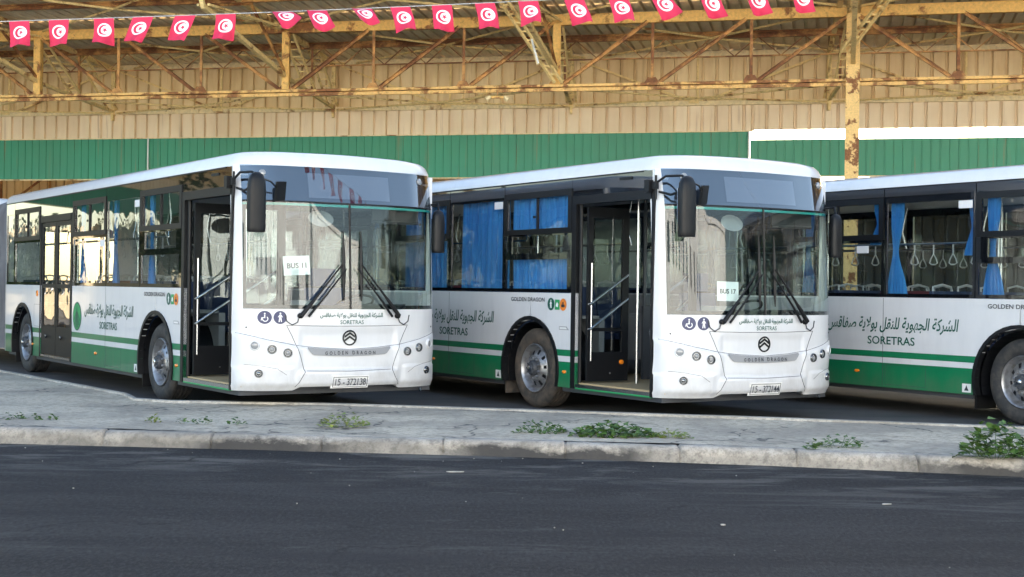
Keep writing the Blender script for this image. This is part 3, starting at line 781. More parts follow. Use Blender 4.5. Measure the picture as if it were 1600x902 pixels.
    for u in (-4.66, -6.24): b = MB(); b.box((u - .003, -.0015, ZS + .01), (u + .003, .004, ZB - .01)); b.build('panel_seam', 'seam_black', sk)
    for x0, x1, z0, z1 in ((-4.62, -3.98, .33, .57), (-8.3, -7.98, .76, 1.1)):
        b = MB()
        for p, q in (((x0, z0), (x1, z0)), ((x1, z0), (x1, z1)), ((x1, z1), (x0, z1)), ((x0, z1), (x0, z0))): b.box((min(p[0], q[0]) - .002, -.0012, min(p[1], q[1]) - .002), (max(p[0], q[0]) + .002, .003, max(p[1], q[1]) + .002))
        b.build('hatch_outline', 'seam_black', sk)
    # marker lights, stickers, badges
    for u in (-1.88, -5.08, -8.35):
        b = MB(); b.lathe([(0, .026), (.014, .024), (.02, .012), (.021, .0005)], lambda a, x, y: (u + x * 1.5, -a, .475 + y * .8), 14); b.build('marker_light', 'amber', bus, 50)
    b = MB(); b.box((-3.43, -.003, .315), (-3.305, .0, .415), 0); b.prism([(-3.40, .335), (-3.335, .335), (-3.355, .37), (-3.368, .40), (-3.38, .37)], -.0045, -.003, m=1); b.build('tow_sticker', ['sticker_white', 'dark_ink'], bus)
    sd = lambda u0, z0, off=.0035: (lambda x, y: (u0 + x, -off, z0 + y))
    text('side_lettering', ARABIC, 2.10, sd(-4.55, 1.06), 'dark_green_ink', bus, height=.195, bold=.018, slant=.16)
    text('side_lettering', 'SORETRAS', .76, sd(-4.53, .868), 'dark_green_ink', bus, height=.10, bold=.014)
    text('maker_lettering', 'GOLDEN DRAGON', .76, sd(-2.70, 1.315), 'dark_ink', bus, height=.052, bold=.02, space=1.02)
    b = MB(); decal(b, sd(-2.18, 1.265), [(x, y * 1.0) for x, y in disc_pts(.075, 24)], 0); person_icon(b, sd(-2.18, 1.265, .005), .06, 1); b.build('round_sticker', ['dark_green_ink', 'white_ink'], bus)
    b = MB(); decal(b, sd(-2.04, 1.26), [(-.055, -.06), (.045, -.06), (.045, .06), (-.055, .06)], 0); decal(b, sd(-1.92, 1.262, .0045), disc_pts(.072, 24), 1)
    decal(b, sd(-1.92, 1.262, .006), [(-.035, -.03), (.035, -.03), (.035, 0), (.012, 0), (.012, .03), (-.012, .03), (-.012, 0), (-.035, 0)], 2); decal(b, sd(-2.045, 1.26, .006), [(-.03, -.02), (.02, -.03), (.025, .01), (0, .03), (-.02, .012)], 3)
    b.build('square_sticker', ['sign_green', 'orange_ink', 'dark_ink', 'white_ink'], bus)
    b = MB(); decal(b, sd(-1.90, .985), [(-.10, -.02), (.11, -.02), (.06, .022), (-.10, .022)], 0); decal(b, sd(-1.90, .985, .005), [(-.085, -.010), (.07, -.010), (.045, .012), (-.085, .012)], 1); b.build('side_badge', ['grey_ink', 'sticker_white'], bus)
    if opt.get('logo'):
        b = MB(); R = .205; fn = sd(-5.97, .965)
        decal(b, fn, disc_pts(R, 36), 0); fn2 = sd(-5.97, .965, .005)
        decal(b, fn2, [(R * .90 * x, R * .90 * y) for x, y in disc_pts(1, 36)], 1); fn3 = sd(-5.97, .965, .0065)
        for k in (-3, -2, -1, 0, 1, 2, 3): decal(b, fn3, [(-.006, .15 - abs(k) * .02), (.006, .15 - abs(k) * .02), (.052 * k + .017, -.17 + .012 * k * k), (.052 * k - .017, -.17 + .012 * k * k)], 0)
        b.build('round_logo', ['dark_green_ink', 'sign_green'], bus)
    # ---- door-side windows
    bays = [(-3.265, -1.755, 'slider_panel'), (-4.665, -3.265, 'plain'), (D2[1] + .07, -4.665, 'slider'), (-9.55, D2[0] - .06, 'slider'), (UR + .02, -9.55, 'plain')]
    for a, c, k in bays: window(bus, a, c, k)
    b = MB(); plate(b, D2[0] - .06, D2[1] + .07, 2.46, ZR - .02, [], .0, .03); b.build('door_header', 'black_gloss', bus)
    b = MB(); plate(b, D1[0] - .085, D1[1] - .035, 2.53, ZR - .02, [], .0, .03); hd = b.build('door_header', 'black_gloss', bus)
    b = MB(); b.box((-.82, -.012, 2.66), (-.60, -.002, 2.69)); b.build('header_handle', 'black_plastic', hd)
    # front door surround (uprights + lintel)
    b = MB()
    b.box((D1[0] - .085, -.006, ZS), (D1[0], .09, 2.53)); b.box((D1[1] - .035, -.006, ZS), (D1[1] + .004, .10, 2.53)); b.box((D1[0], -.014, 2.43), (D1[1] - .035, .09, 2.527))
    b.tube([(D1[0] + .03, .05, .36), (D1[0] + .03, .05, 2.43)], .022, 8)
    b.build('door_frame', 'black_plastic', bus); b = MB()
    b.box((D2[0] - .06, -.004, ZS), (D2[0], .06, 2.46)); b.box((D2[1], -.004, ZS), (D2[1] + .07, .06, 2.46)); b.box((D2[0], -.012, 2.36), (D2[1], .06, 2.457))
    b.build('door_frame', 'black_plastic', bus)
    # open leaves of the front door, folded in square to the side
    for k, (uu, sgn) in enumerate(((-1.545, 1), (-.29, -1))):
        b = MB(); zz0, zz1 = .38, 2.40; v0, v1 = .075, .66
        mp = lambda a, c_, d: (uu + d, a, c_)
        b2 = MB(); plate(b2, v0, v1, zz0, zz1, [(v0 + .07, v1 - .09, .72, .96), (v0 + .07, v1 - .09, 1.0, 2.28)], -.018, .018)
        b.add([(uu + y, x, z) for x, y, z in b2.v], b2.f)
        o = b.build('door_leaf', 'black_plastic', bus)
        b = MB()
        for z0, z1 in ((.72, .96), (1.0, 2.28)): b.add([(uu, v0 + .07, z0), (uu, v1 - .09, z0), (uu, v1 - .09, z1), (uu, v0 + .07, z1)], [(0, 1, 2, 3)])
        b.build('door_glass', 'side_glass', o)
        b = MB(); x = uu + .06 * sgn
        b.tube([(x - .05 * sgn, .09, 1.27), (x, .09, 1.28), (x, .62, 1.62), (x - .05 * sgn, .62, 1.63)], .016, 8)
        b.build('door_handrail', 'steel_tube', o, 50)
        b = MB(); b.tube([(x - .05 * sgn, .09, .98), (x, .09, .99), (x, .62, 1.34), (x - .05 * sgn, .62, 1.35)], .016, 8); b.build('door_handrail', 'steel_tube', o, 50)
        b = MB(); b.tube([(x - .01 * sgn, .105, .62), (x - .01 * sgn, .105, 1.75)], .011, 8); b.build('door_handrail', 'steel_tube', o, 50)
        if k == 0:
            b = MB()
            b.lathe([(0, .028), (.02, .025), (.022, .0005)], lambda a, p, q: (uu + .018 + a, .56 + p, .60 + q), 14); b.build('door_lamp', 'amber', o, 50)
            b = MB(); b.lathe([(0, .012), (.004, .010), (.005, .0005)], lambda a, p, q: (uu + .018 + a, .40 + p, .47 + q), 10); b.build('door_bolt', 'chrome', o)
    # closed leaves of the middle door
    m = (D2[0] + D2[1]) / 2
    for a, c in ((D2[0] + .01, m - .008), (m + .008, D2[1] - .01)):
        b = MB(); plate(b, a, c, .35, 2.35, [(a + .06, c - .06, .78, 1.36), (a + .06, c - .06, 1.42, 2.29)], .008, .038); o = b.build('door_leaf', 'black_plastic', bus)
        b = MB()
        for z0, z1 in ((.78, 1.36), (1.42, 2.29)): b.add([(a + .06, .022, z0), (c - .06, .022, z0), (c - .06, .022, z1), (a + .06, .022, z1)], [(0, 1, 2, 3)])
        b.build('door_glass', 'side_glass', o)
        b = MB(); b.tube([(a + .30, .0, .60), (a + .34, -.02, .64), (a + .40, -.02, .62)], .012, 6); b.build('door_catch', 'steel_tube', o)
    b = MB(); b.lathe([(0, .05), (.012, .048), (.014, .0005)], lambda a, x, y: (-8.12 + x, -a, 1.27 + y), 16); b.build('door_button', 'amber', bus, 40)
    # ---- far side glazing (plain bays)
    for a, c in ((-3.3, -.26), (-4.9, -3.3), (-6.5, -4.9), (-8.1, -6.5), (UR + .02, -8.1)):
        fr = MB(); h = (a + .06, c - .06, 1.445, 2.545); plate(fr, a + .006, c - .006, ZB + .004, ZR - .02, [h], 2.472, 2.5); w = fr.build('window', 'black_gloss', bus)
        pn = MB(); pn.add([(h[0], 2.488, h[2]), (h[1], 2.488, h[2]), (h[1], 2.488, h[3]), (h[0], 2.488, h[3])], [(0, 1, 2, 3)]); pn.build('pane', 'side_glass', w)
    roof(bus, -.2, UR, True)
    # ---- underbody, floor, ceiling, inner linings
    b = MB(); b.box((-2.0, .06, .24), (-.10, 2.44, .33)); b.box((-8.35, .06, .24), (-3.32, 2.44, .33)); b.box((UR + .05, .06, .24), (-9.62, 2.44, .33)); b.box((-3.32, .6, .25), (-2.0, 1.9, .33)); b.box((-9.62, .6, .25), (-8.35, 1.9, .33))
    b.build('underbody', 'interior_dark', bus)
    for uc in AX:
        b = MB(); b.tube([(uc, .3, .47), (uc, 2.2, .47)], .09, 10); b.build('axle', 'interior_dark', bus, 40)
    b = MB()
    for a_, c_, v_ in ((AX[0] + .66, -.05, .06), (AX[0] - .66, AX[0] + .66, .60), (AX[1] + .66, AX[0] - .66, .06), (AX[1] - .66, AX[1] + .66, .60), (UR + .05, AX[1] - .66, .06)): b.box((a_, v_, .335), (c_, 2.5 - v_, .36))
    b.build('floor', 'floor_tan', bus)
    b = MB(); b.box((UR + .05, .06, 2.64), (-.16, 2.44, 2.66)); b.build('ceiling', 'ceiling_white', bus)
    b = MB(); 
    for a_, c_, z_ in ((AX[0] + .66, -.3, .36), (AX[0] - .66, AX[0] + .66, 1.10), (AX[1] + .66, AX[0] - .66, .36), (AX[1] - .66, AX[1] + .66, 1.10), (UR + .05, AX[1] - .66, .36)): b.box((a_, 2.40, z_), (c_, 2.44, 1.38))
     
    for a_, c_ in ((D2[1] + .1, AX[0] - .66), (AX[0] + .66, D1[0] - .09), (UR + .05, AX[1] - .66), (AX[1] + .66, D2[0] - .1)): b.box((a_, .055, .36), (c_, .08, 1.38))
    for uc in AX: b.box((uc - .66, .055, 1.10), (uc + .66, .08, 1.38))
    for uc in AX:
        for v0, v1 in ((.56, .64), (1.86, 1.94)): b.box((uc - .66, v0, .34), (uc + .66, v1, 1.10))
        for v0, v1 in ((.085, .56), (1.94, 2.39)): b.box((uc - .66, v0, 1.095), (uc + .66, v1, 1.13))
    b.build('inner_lining', 'interior_grey', bus)
    b = MB()
    if art: b.box((UR + .02, .0, 2.30), (UR + .06, 2.5, 2.745)); b.box((UR + .02, .0, ZS), (UR + .06, .62, 2.3)); b.box((UR + .02, 1.88, ZS), (UR + .06, 2.5, 2.3))
    else: b.box((UR - .02, 0, ZS), (UR + .03, 2.5, 2.745))
    b.build('rear_panel', 'white_paint', bus)
    # driver's place
    b = MB(); b.prism([(-.02, .62), (-.02, 1.10), (-.30, 1.14), (-.62, 1.06), (-.66, .98), (-.50, .62)], .30, 2.38); b.prism([(-.40, 1.1), (-.36, 1.24), (-.62, 1.20), (-.70, 1.04)], 1.35, 2.25); b.build('dashboard', 'interior_dark', bus)
    b = MB(); b.box((-.30, .74, .36), (-.05, 1.0, 1.28)); b.build('ticket_stand', 'interior_grey', bus)
    b = MB(); c = Vector((-.80, 1.80, 1.24)); ax = Vector((-.45, 0, .89)); e1 = Vector((0, 1, 0)); e2 = ax.cross(e1)
    b.tube([c + (e1 * cos(2 * pi * i / 24) + e2 * sin(2 * pi * i / 24)) * .225 for i in range(24)], .016, 8, closed=True); b.tube([c - ax * .06, c - ax * .35], .03, 8)
    b.tube([c - e1 * .22, c - ax * .05, c + e1 * .22], .014, 6); b.build('steering_wheel', 'black_plastic', bus, 50)
    b = MB(); b.box((-1.60, 1.56, .55), (-1.10, 2.05, .72)); b.prism([(-1.62, .70), (-1.50, .70), (-1.62, 1.42), (-1.72, 1.42)], 1.56, 2.05); b.box((-1.74, 1.66, 1.44), (-1.64, 1.95, 1.66)); b.box((-1.45, 1.7, .36), (-1.25, 1.9, .55)); b.build('driver_seat', 'seat_blue', bus)
    b = MB(); b.box((-1.92, 1.15, .36), (-1.88, 2.38, 1.25)); b.box((-1.90, 1.15, 1.25), (-1.885, 1.19, 2.6)); b.build('driver_partition', 'interior_dark', bus)
    b = MB(); b.add([(-1.90, 1.19, 1.25), (-1.90, 2.36, 1.25), (-1.90, 2.36, 2.2), (-1.90, 1.19, 2.2)], [(0, 1, 2, 3)]); b.build('partition_glass', 'side_glass', bus)
    b = MB(); b.box((-.30, 1.75, 2.18), (-.28, 2.36, 2.40)); b.tube([(-.28, 1.75, 2.20), (-.28, 2.36, 2.20)], .014, 6); b.build('sun_blind', 'interior_dark', bus)
    b = MB(); b.lathe([(0, .15), (.025, .14), (.03, .05), (.03, .0005)], lambda a, x, y: (-.12 - .25 * y + a * .3, 1.02 + x * 1.05, 2.20 + y * .62), 20); b.build('interior_mirror', 'interior_grey', bus, 40)
    # hand rails and straps
    for v in (.42, 2.08):
        b = MB(); b.tube([(-3.4, v, 2.06), (UR + .3, v, 2.06)], .016, 8)
        for u in (-3.4, -4.8, -6.2, -8.05, -9.6): b.tube([(u, v, 2.06), (u - .04, v + (.05 if v < 1 else -.05), 2.3), (u, v + (.0), 2.64)], .014, 8)
        b.build('ceiling_rail', 'steel_tube', bus, 50)
    for u, v, z0 in ((-1.30, .62, .36), (-.45, .70, .36), (-3.45, .62, .36), (-5.2, .62, .36), (-6.25, .62, .36), (-4.4, 1.85, .36), (-6.2, 1.85, .36), (-8.1, .62, .36), (-8.0, 1.85, .36)):
        b = MB(); b.tube([(u, v, z0), (u, v, 2.64)], .017, 8); b.build('pole', 'steel_tube', bus, 50)
    for i, u in enumerate((-3.62, -3.95, -4.25, -4.55, -4.85, -5.2, -5.55, -5.9)):
        for v in (.42, 2.08):
            b = MB(); b.tube([(u, v, 2.05), (u, v, 1.94)], .010, 6); P = [(u + x, v, 1.87 + y) for x, y in ((0, .07), (.045, .0), (.06, -.045), (.03, -.065), (-.03, -.065), (-.06, -.045), (-.045, 0))]
            b.tube(P, .009, 6, closed=True); b.build('strap_handle', 'strap_grey', bus, 50)
    for i in range(9):
        u = -3.75 - i * .78
        if u < UR + .4: continue
        for v in (1.50, 1.94): put_seat(bus, u, v, 'seat_blue')
        if not (D2[0] - .2 < u < D2[1] + .35):
            for v in (.14, .58): put_seat(bus, u, v, 'seat_red' if i == 1 else 'seat_blue')
    # curtains
    for k, cb in enumerate(opt['curtains']()): cb.build('curtain', 'curtain', bus, 60)
    # white info stickers on the glass
    for u, z in opt.get('notes', [(-3.45, 2.49)]):
        b = MB(); b.box((u - .10, .003, z - .045), (u + .10, .007, z + .045)); b.build('window_sticker', 'sticker_white', bus)
    # paper card behind the windscreen: a thing of its own
    if opt.get('card'):
        body, v, z, w, h, rot = opt['card']
        card = MB(); mw = bus.matrix_basis
        M = Matrix.Translation((pos[0], pos[1], 0)) @ Matrix.Rotation(yaw - pi / 2, 4, 'Z')
        base_p = M @ sp(v, z, -.02)
        fn = lambda x, y, d: M @ sp(v + x * cos(rot) - y * sin(rot), z + x * sin(rot) + y * cos(rot), -.014 + d) - base_p
        g = [(-w / 2, -h / 2), (w / 2, -h / 2), (w / 2, h / 2), (-w / 2, h / 2)]
        card.add([fn(x, y, 0) for x, y in g] + [fn(x, y, -.002) for x, y in g], [(0, 1, 2, 3), (7, 6, 5, 4), (0, 1, 5, 4), (1, 2, 6, 5), (2, 3, 7, 6), (3, 0, 4, 7)])
        co = card.build('paper_card', 'paper', None, loc=base_p); tag(co, opt['card_label'], 'paper card', 'numbered cards in the bus windscreens')
        text('card_lettering', body, w * .74, lambda x, y: fn(x, y, .0015), 'dark_ink', co, bold=.03)
    # ---- second section of the articulated bus
    if art:
        T0, T1 = -11.35, -17.9
        b = MB(); us = lin(UR + .05, T0 - .02, 45); P = [(0, .32), (0, 2.60), (.10, 2.80), (.3, 2.88), (2.2, 2.88), (2.4, 2.80), (2.5, 2.60), (2.5, .32)]
        V = []; 
        for i, u in enumerate(us):
            k = .03 if i % 2 else .10
            V += [(u, 1.25 + (v - 1.25) * (1.25 - k) / 1.25, z - k * .8 * (z > 1)) for v, z in P]
        b.add(V, [(i * 8 + j, i * 8 + j + 1, (i + 1) * 8 + j + 1, (i + 1) * 8 + j) for i in range(44) for j in range(7)]); b.build('bellows', 'bellows', bus)
        b = MB(); side_panels(b, T1, T0, [-15.2], 0, .05); b.build('side_panel', ['white_paint', 'green_paint'], bus)
        b = MB(); side_panels(b, T1, T0, [-15.2], 2.45, 2.5); b.build('side_panel', ['white_paint', 'green_paint'], bus)
        for a, c in ((-13.0, T0 - .02), (-14.6, -13.0), (-16.2, -14.6), (T1 + .02, -16.2)):
            window(bus, a, c, 'slider')
            fr = MB(); h = (a + .06, c - .06, 1.445, 2.545); plate(fr, a + .006, c - .006, ZB + .004, ZR - .02, [h], 2.472, 2.5); fr.build('window', 'black_gloss', bus)
        wheel(bus, -15.2, .075); wheel(bus, -15.2, 2.425, far=True)
        roof(bus, T0, T1, False)
        b = MB(); b.box((T1 - .02, 0, ZS), (T1 + .03, 2.5, 2.745)); b.build('rear_panel', 'white_paint', bus)
        b = MB(); b.box((T1 + .05, .06, .30), (T0 - .02, 2.44, .36)); b.build('floor', 'floor_tan', bus)
    return bus

def curt_drawn():
    out = [curtain_sheet(-3.22, -1.84, 1.40, 1.84, seed=1), curtain_sheet(-3.20, -2.50, 2.10, 2.60, seed=2), curtain_sheet(-2.48, -1.84, 2.10, 2.60, seed=3),
           curtain_sheet(-4.52, -3.33, 1.40, 2.60, seed=4), curtain_sheet(-6.1, -4.95, 1.40, 2.60, seed=5)]
    return out
def curt_tied(a=0, kw=1.0):
    def f():
        return [curtain_tied(-4.53, 1.40, 2.62, wide=.09 * kw, lean=-.03, seed=1 + a), curtain_tied(-3.38, 1.9, 2.62, wide=.05 * kw, seed=2 + a), curtain_tied(-3.08, 1.40, 2.62, wide=.09 * kw, lean=-.02, seed=3 + a), curtain_tied(-4.84, 2.05, 2.62, wide=.07, seed=6 + a),
                curtain_tied(-1.98, 1.40, 1.84, wide=.07, seed=4 + a), curtain_tied(-6.05, 1.40, 2.62, wide=.08 * kw, lean=-.03, seed=5 + a)]
    return f
bus_a = make_bus('a', (-2.947, 15.301), .579, 'long articulated white and green bus with grey bellows, rear section running out of frame', '15 - 372138',
         dict(articulated=True, curtains=curt_tied(0, .62), logo=True, notes=[(-3.40, 2.47), (-4.85, 1.99)], card=('BUS 11', .62, 1.665, .30, .21, rad(3)),
              card_label='white paper card reading BUS 11 behind the windscreen of the articulated bus'))
bus_b = make_bus('b', (1.62, 15.057), .556, 'white and green bus with bright blue curtains drawn shut and dusty front tyre', '15 - 372144',
         dict(curtains=curt_drawn, tyre='dusty_tyre', flap='dusty_tyre', notes=[(-3.42, 2.49)], card=('BUS 17', .75, 1.445, .28, .21, rad(-1)),
              card_label='white paper card reading BUS 17 low in the windscreen of the blue-curtained bus'))
bus_c = make_bus('c', (7.05, 13.523), .560, 'white and green bus with blue curtains tied back and hanging strap handles in view', '15 - 372151',
         dict(curtains=curt_tied(10), notes=[(-3.42, 2.49), (-5.02, 1.99)]))
# ------------------------------------------------------------------ the bus shed (s along the trusses, t away from the street)
YW = rad(13); ES = Vector((cos(YW), -sin(YW), 0)); ET = Vector((sin(YW), cos(YW), 0)); P0 = Vector((0, 30, 0))
def sh(s, t, z): return P0 + ES * s + ET * t + Vector((0, 0, z))
shed = empty('bus_shed', P0, 0)
tag(shed, 'open steel bus shed with rusty roof trusses over beige and green ribbed cladding', 'shed')
def sb(b, name, mats, parent=shed, smooth=None):
    b.v = [tuple(Vector(p) - P0) for p in b.v]
    return b.build(name, mats, parent, smooth)
TW = 4.385                    # the hanging wall
def roof_z(t): return 7.10 + (TW - t) * .045 if t <= TW + .2 else 7.95 + (t - TW) * .012
S0, S1, TF, TB = -52.0, 48.0, -5.6, 22.0
# corrugated roof sheets with overlaps
b = MB(); pit = .25; n = int((S1 - S0) / pit)
cuts = [TF, -2.2, -.35, TW + .12, 9, 14, TB]  # unseen rear sheets and far right end added to block the sun
for a, (t0, t1) in enumerate(zip(cuts[:-1], cuts[1:])):
    lift = .012 * (a % 2) + .004
    prof = []
    for i in range(n):
        s = S0 + i * pit; prof += [(s, 0), (s + pit * .70, 0), (s + pit * .75, .075), (s + pit * .95, .075)]
    prof.append((S1, 0))
    b.add([sh(s, t, roof_z(t) + z + lift) for t in (t0 - (.06 if a else 0), t1) for s, z in prof], [(i, i + 1, len(prof) + i + 1, len(prof) + i) for i in range(len(prof) - 1)])
sb(b, 'roof', 'roof_sheet')
# cladding: ribbed sheets hanging from the trusses
def ribbed(b, s0, s1, z0, z1, t, pitch, groove, depth, proud=False, jag=0.):
    prof = []; s = s0; r = random.Random(int(z0 * 100))
    while s < s1 - .001:
        e = min(s + pitch, s1); g = groove
        if proud: prof += [(s, 0), (e - g * 1.4, 0), (e - g * 1.15, -depth), (e - g * .25, -depth)]
        else: prof += [(s, 0), (e - g, 0), (e - g * .8, depth), (e - g * .2, depth)]
        s = e
    prof.append((s1, 0))
    bot = [z0 + (r.uniform(-jag, jag) if jag else 0) for _ in prof]
    b.add([sh(a, t + d, z) for (a, d), z in zip(prof, bot)] + [sh(a, t + d, z1) for a, d in prof] , [(i, i + 1, len(prof) + i + 1, len(prof) + i) for i in range(len(prof) - 1)])
b = MB(); ribbed(b, S0, S1, 5.86, 7.08, TW + .10, .325, .078, .075); sb(b, 'upper_cladding', 'beige_cladding')
b = MB(); ribbed(b, S0, 4.75, 5.215, 5.90, TW + .02, .325, .078, .075); ribbed(b, 4.75, S1, 5.235, 5.90, TW + .02, .325, .078, .075); sb(b, 'lower_cladding', 'pale_cladding')
b = MB(); ribbed(b, S0, 4.62, 4.16, 5.195, TW + .05, .205, .022, .022, True); g1 = sb(b, 'green_cladding', 'green_cladding')
b = MB(); ribbed(b, 4.66, S1, 4.16, 5.00, TW + .05, .205, .022, .022, True, 0); sb(b, 'green_cladding', 'green_cladding')
b = MB()
for s in (-8.6, 4.60): b.box(tuple(sh(s, TW, 0) - P0 + P0), tuple(sh(s, TW, 0)))
b = MB()
for s in (-10.72, 4.63): b.beam(sh(s, TW + .005, 4.17), sh(s, TW + .005, 5.2), .05, .03)
sb(b, 'joint_strip', 'sticker_white')
b = MB()
b.beam(sh(S0, TW - .02, 5.87), sh(S1, TW - .02, 5.87), .09, .10); sb(b, 'wall_rail', 'rail_paint')
b = MB(); b.beam(sh(S0, TW - .04, 7.02), sh(S1, TW - .04, 7.02), .12, .13); sb(b, 'eaves_rail', 'rail_paint')
b = MB(); b.beam(sh(S0, TW + .035, 5.205), sh(4.7, TW + .035, 5.205), .05, .022); b.beam(sh(S0, TW + .10, 4.17), sh(S1, TW + .10, 4.17), .05, .08); sb(b, 'trim_strip', 'rail_paint')
# front truss
NODE = [-35.3 + 6.05 * k for k in range(15)]     # main nodes; a column every fourth
off = -5.15 - NODE[5]; NODE = [x + off for x in NODE]
COL = [NODE[k] for k in (3, 7, 11)]
WN = [x + .05 - .55 for x in NODE]               # the same frames where they meet the hanging wall
ZT, ZC = 7.09, 5.66
b = MB(); b.beam(sh(S0, 0, ZT), sh(S1, 0, ZT), .12, .22); truss = sb(b, 'truss', 'beam_paint')
b = MB(); b.beam(sh(S0, -.05, ZC + .045), sh(S1, -.05, ZC + .045), .10, .055); b.beam(sh(S0, -.02, ZC - .035), sh(S1, -.02, ZC - .035), .06, .07); b.beam(sh(S0, .05, ZC), sh(S1, .05, ZC), .012, .10); sb(b, 'bottom_chord', 'chord_paint', truss)
def wob(r, p, a): return p + Vector((r.uniform(-a, a), r.uniform(-a, a), r.uniform(-a, a)))
r = random.Random(11)
for k, s in enumerate(NODE[:-1]):
    if not (-30 < s < S1 - 6): continue
    if s in COL:
        pass
    else:
        b = MB(); b.beam(sh(s, -.02, ZC + .07), sh(s, -.02, ZT - .10), .20, .16); b.beam(sh(s + .085, -.11, ZC + .07), sh(s + .085, -.11, ZT - .1), .02, .02); sb(b, 'post', 'beam_paint', truss)
    rising = (k % 4) in (1, 2)           # from midspan towards the column on its way up
    for j in range(3):
        a, c = s + j * 6.05 / 3, s + (j + 1) * 6.05 / 3
        b = MB(); zt, zb = ZT - .10, ZC + .09
        p, q = (sh(a + .15, -.02, zb), sh(c - .12, -.02, zt)) if rising else (sh(a + .12, -.02, zt), sh(c - .15, -.02, zb))
        b.beam(p, q, .05, .075); b.beam(p + ET * -.05 + Vector((0, 0, .03)), q + ET * -.05 + Vector((0, 0, .03)), .05, .012); sb(b, 'diagonal', 'rusty_steel', truss)
        if j: b = MB(); b.beam(sh(a, -.02, ZC + .08), sh(a, -.02, ZT - .1), .05, .06); sb(b, 'strut', 'rusty_steel', truss)
        if j or True:
            b = MB(); b.prism([(-.16, 0), (.16, 0), (.08, .12), (-.08, .12)], -.075, -.065, mp=lambda x, y, d, a=a: tuple(sh(a + x, d, ZC + .065 + y))); sb(b, 'gusset_plate', 'rusty_steel', truss)
# columns
for s in COL:
    b = MB(); w = .135; b.beam(sh(s, -.16, -.02), sh(s, -.16, 7.28), .27, .012, tuple(ET)); b.beam(sh(s, .10, -.02), sh(s, .10, 7.28), .27, .012, tuple(ET)); b.beam(sh(s, -.03, -.02), sh(s, -.03, 7.28), .014, .25, tuple(ET))
    b.beam(sh(s - .10, -.03, -.02), sh(s - .10, -.03, 7.2), .012, .24, tuple(ET)); sb(b, 'column', 'column_paint')
    b = MB(); b.box(tuple(sh(s, -.03, 0) + Vector((-.25, -.25, -.01))), tuple(sh(s, -.03, 0) + Vector((.25, .25, .03)))); sb(b, 'base_plate', 'rusty_steel')
# lattice frames running from the canopy front back to the hanging wall
def ladder(b, p, q, w, r_=.022, step=.28):
    d = q - p; L = d.length; side = ES * w / 2
    b.beam(p - side, q - side, r_ * 2, r_ * 2); b.beam(p + side, q + side, r_ * 2, r_ * 2); n = int(L / step)
    for i in range(1, n): b.beam(p + d * (i / n) - side, p + d * (i / n) + side, r_ * 1.2, r_ * 1.2)
for s, w in zip(NODE, WN):
    if not (-24 < s < 34): continue
    F = lambda t, z: sh(s + (w - s) * max(0, t) / TW, t, z)
    b = MB(); b.beam(F(TF, 7.46), F(TW, 6.99), .10, .10); fr = sb(b, 'cross_frame', 'brace_paint')
    b = MB(); b.beam(F(-4.2, 6.75), F(0, 6.02), .09, .09); b.beam(F(0, 6.02), F(TW - .05, 5.90), .07, .07); b.beam(F(-4.2, 6.75), F(-4.6, 7.35), .08, .08); sb(b, 'bottom_chord', 'brace_paint', fr)
    for (ta, za, tb, zb) in ((.1, 6.98, 2.15, 5.98), (2.3, 6.98, TW - .1, 5.95)):
        b = MB(); ladder(b, F(ta, za), F(tb, zb), .24); sb(b, 'lattice_strut', 'brace_paint', fr)
    b = MB(); ladder(b, F(-4.2, 6.78), F(-.1, 7.05), .22); sb(b, 'lattice_strut', 'brace_paint', fr)
    for (ta, za, tb, zb) in ((-4.0, 6.80, -1.9, 7.25), (-1.9, 7.2, -.05, 6.1), (2.2, 7.0, 2.2, 5.98)):
        b = MB(); b.beam(F(ta, za), F(tb, zb), .05, .05); sb(b, 'strut', 'rusty_steel', fr)
    b = MB(); b.beam(sh(w, TW - .04, 5.80), sh(w, TW - .04, 6.98), .11, .10); b.beam(sh(w, TW - .07, 5.66), sh(w, TW - .07, 5.90), .16, .06); sb(b, 'wall_post', 'brace_paint')
# K bracing on the hanging wall
for w in WN:
    if not (-24 < w < 30): continue
    m = w + 3.02
    b = MB()
    b.beam(sh(w + .2, TW - .03, 6.93), sh(m - .18, TW - .03, 5.92), .045, .05); sb(b, 'brace', 'brace_paint')
    b = MB(); b.beam(sh(w + 6.05 - .2, TW - .03, 6.93), sh(m + .18, TW - .03, 5.92), .045, .05); sb(b, 'brace', 'brace_paint')
    b = MB(); b.beam(sh(m, TW - .03, 5.9), sh(m, TW - .03, 6.95), .055, .05); b.box(tuple(sh(m, TW - .07, 5.90) - Vector((.2, .005, .04))), tuple(sh(m, TW - .07, 5.90) + Vector((.2, .005, .05)))); sb(b, 'brace_post', 'brace_paint')
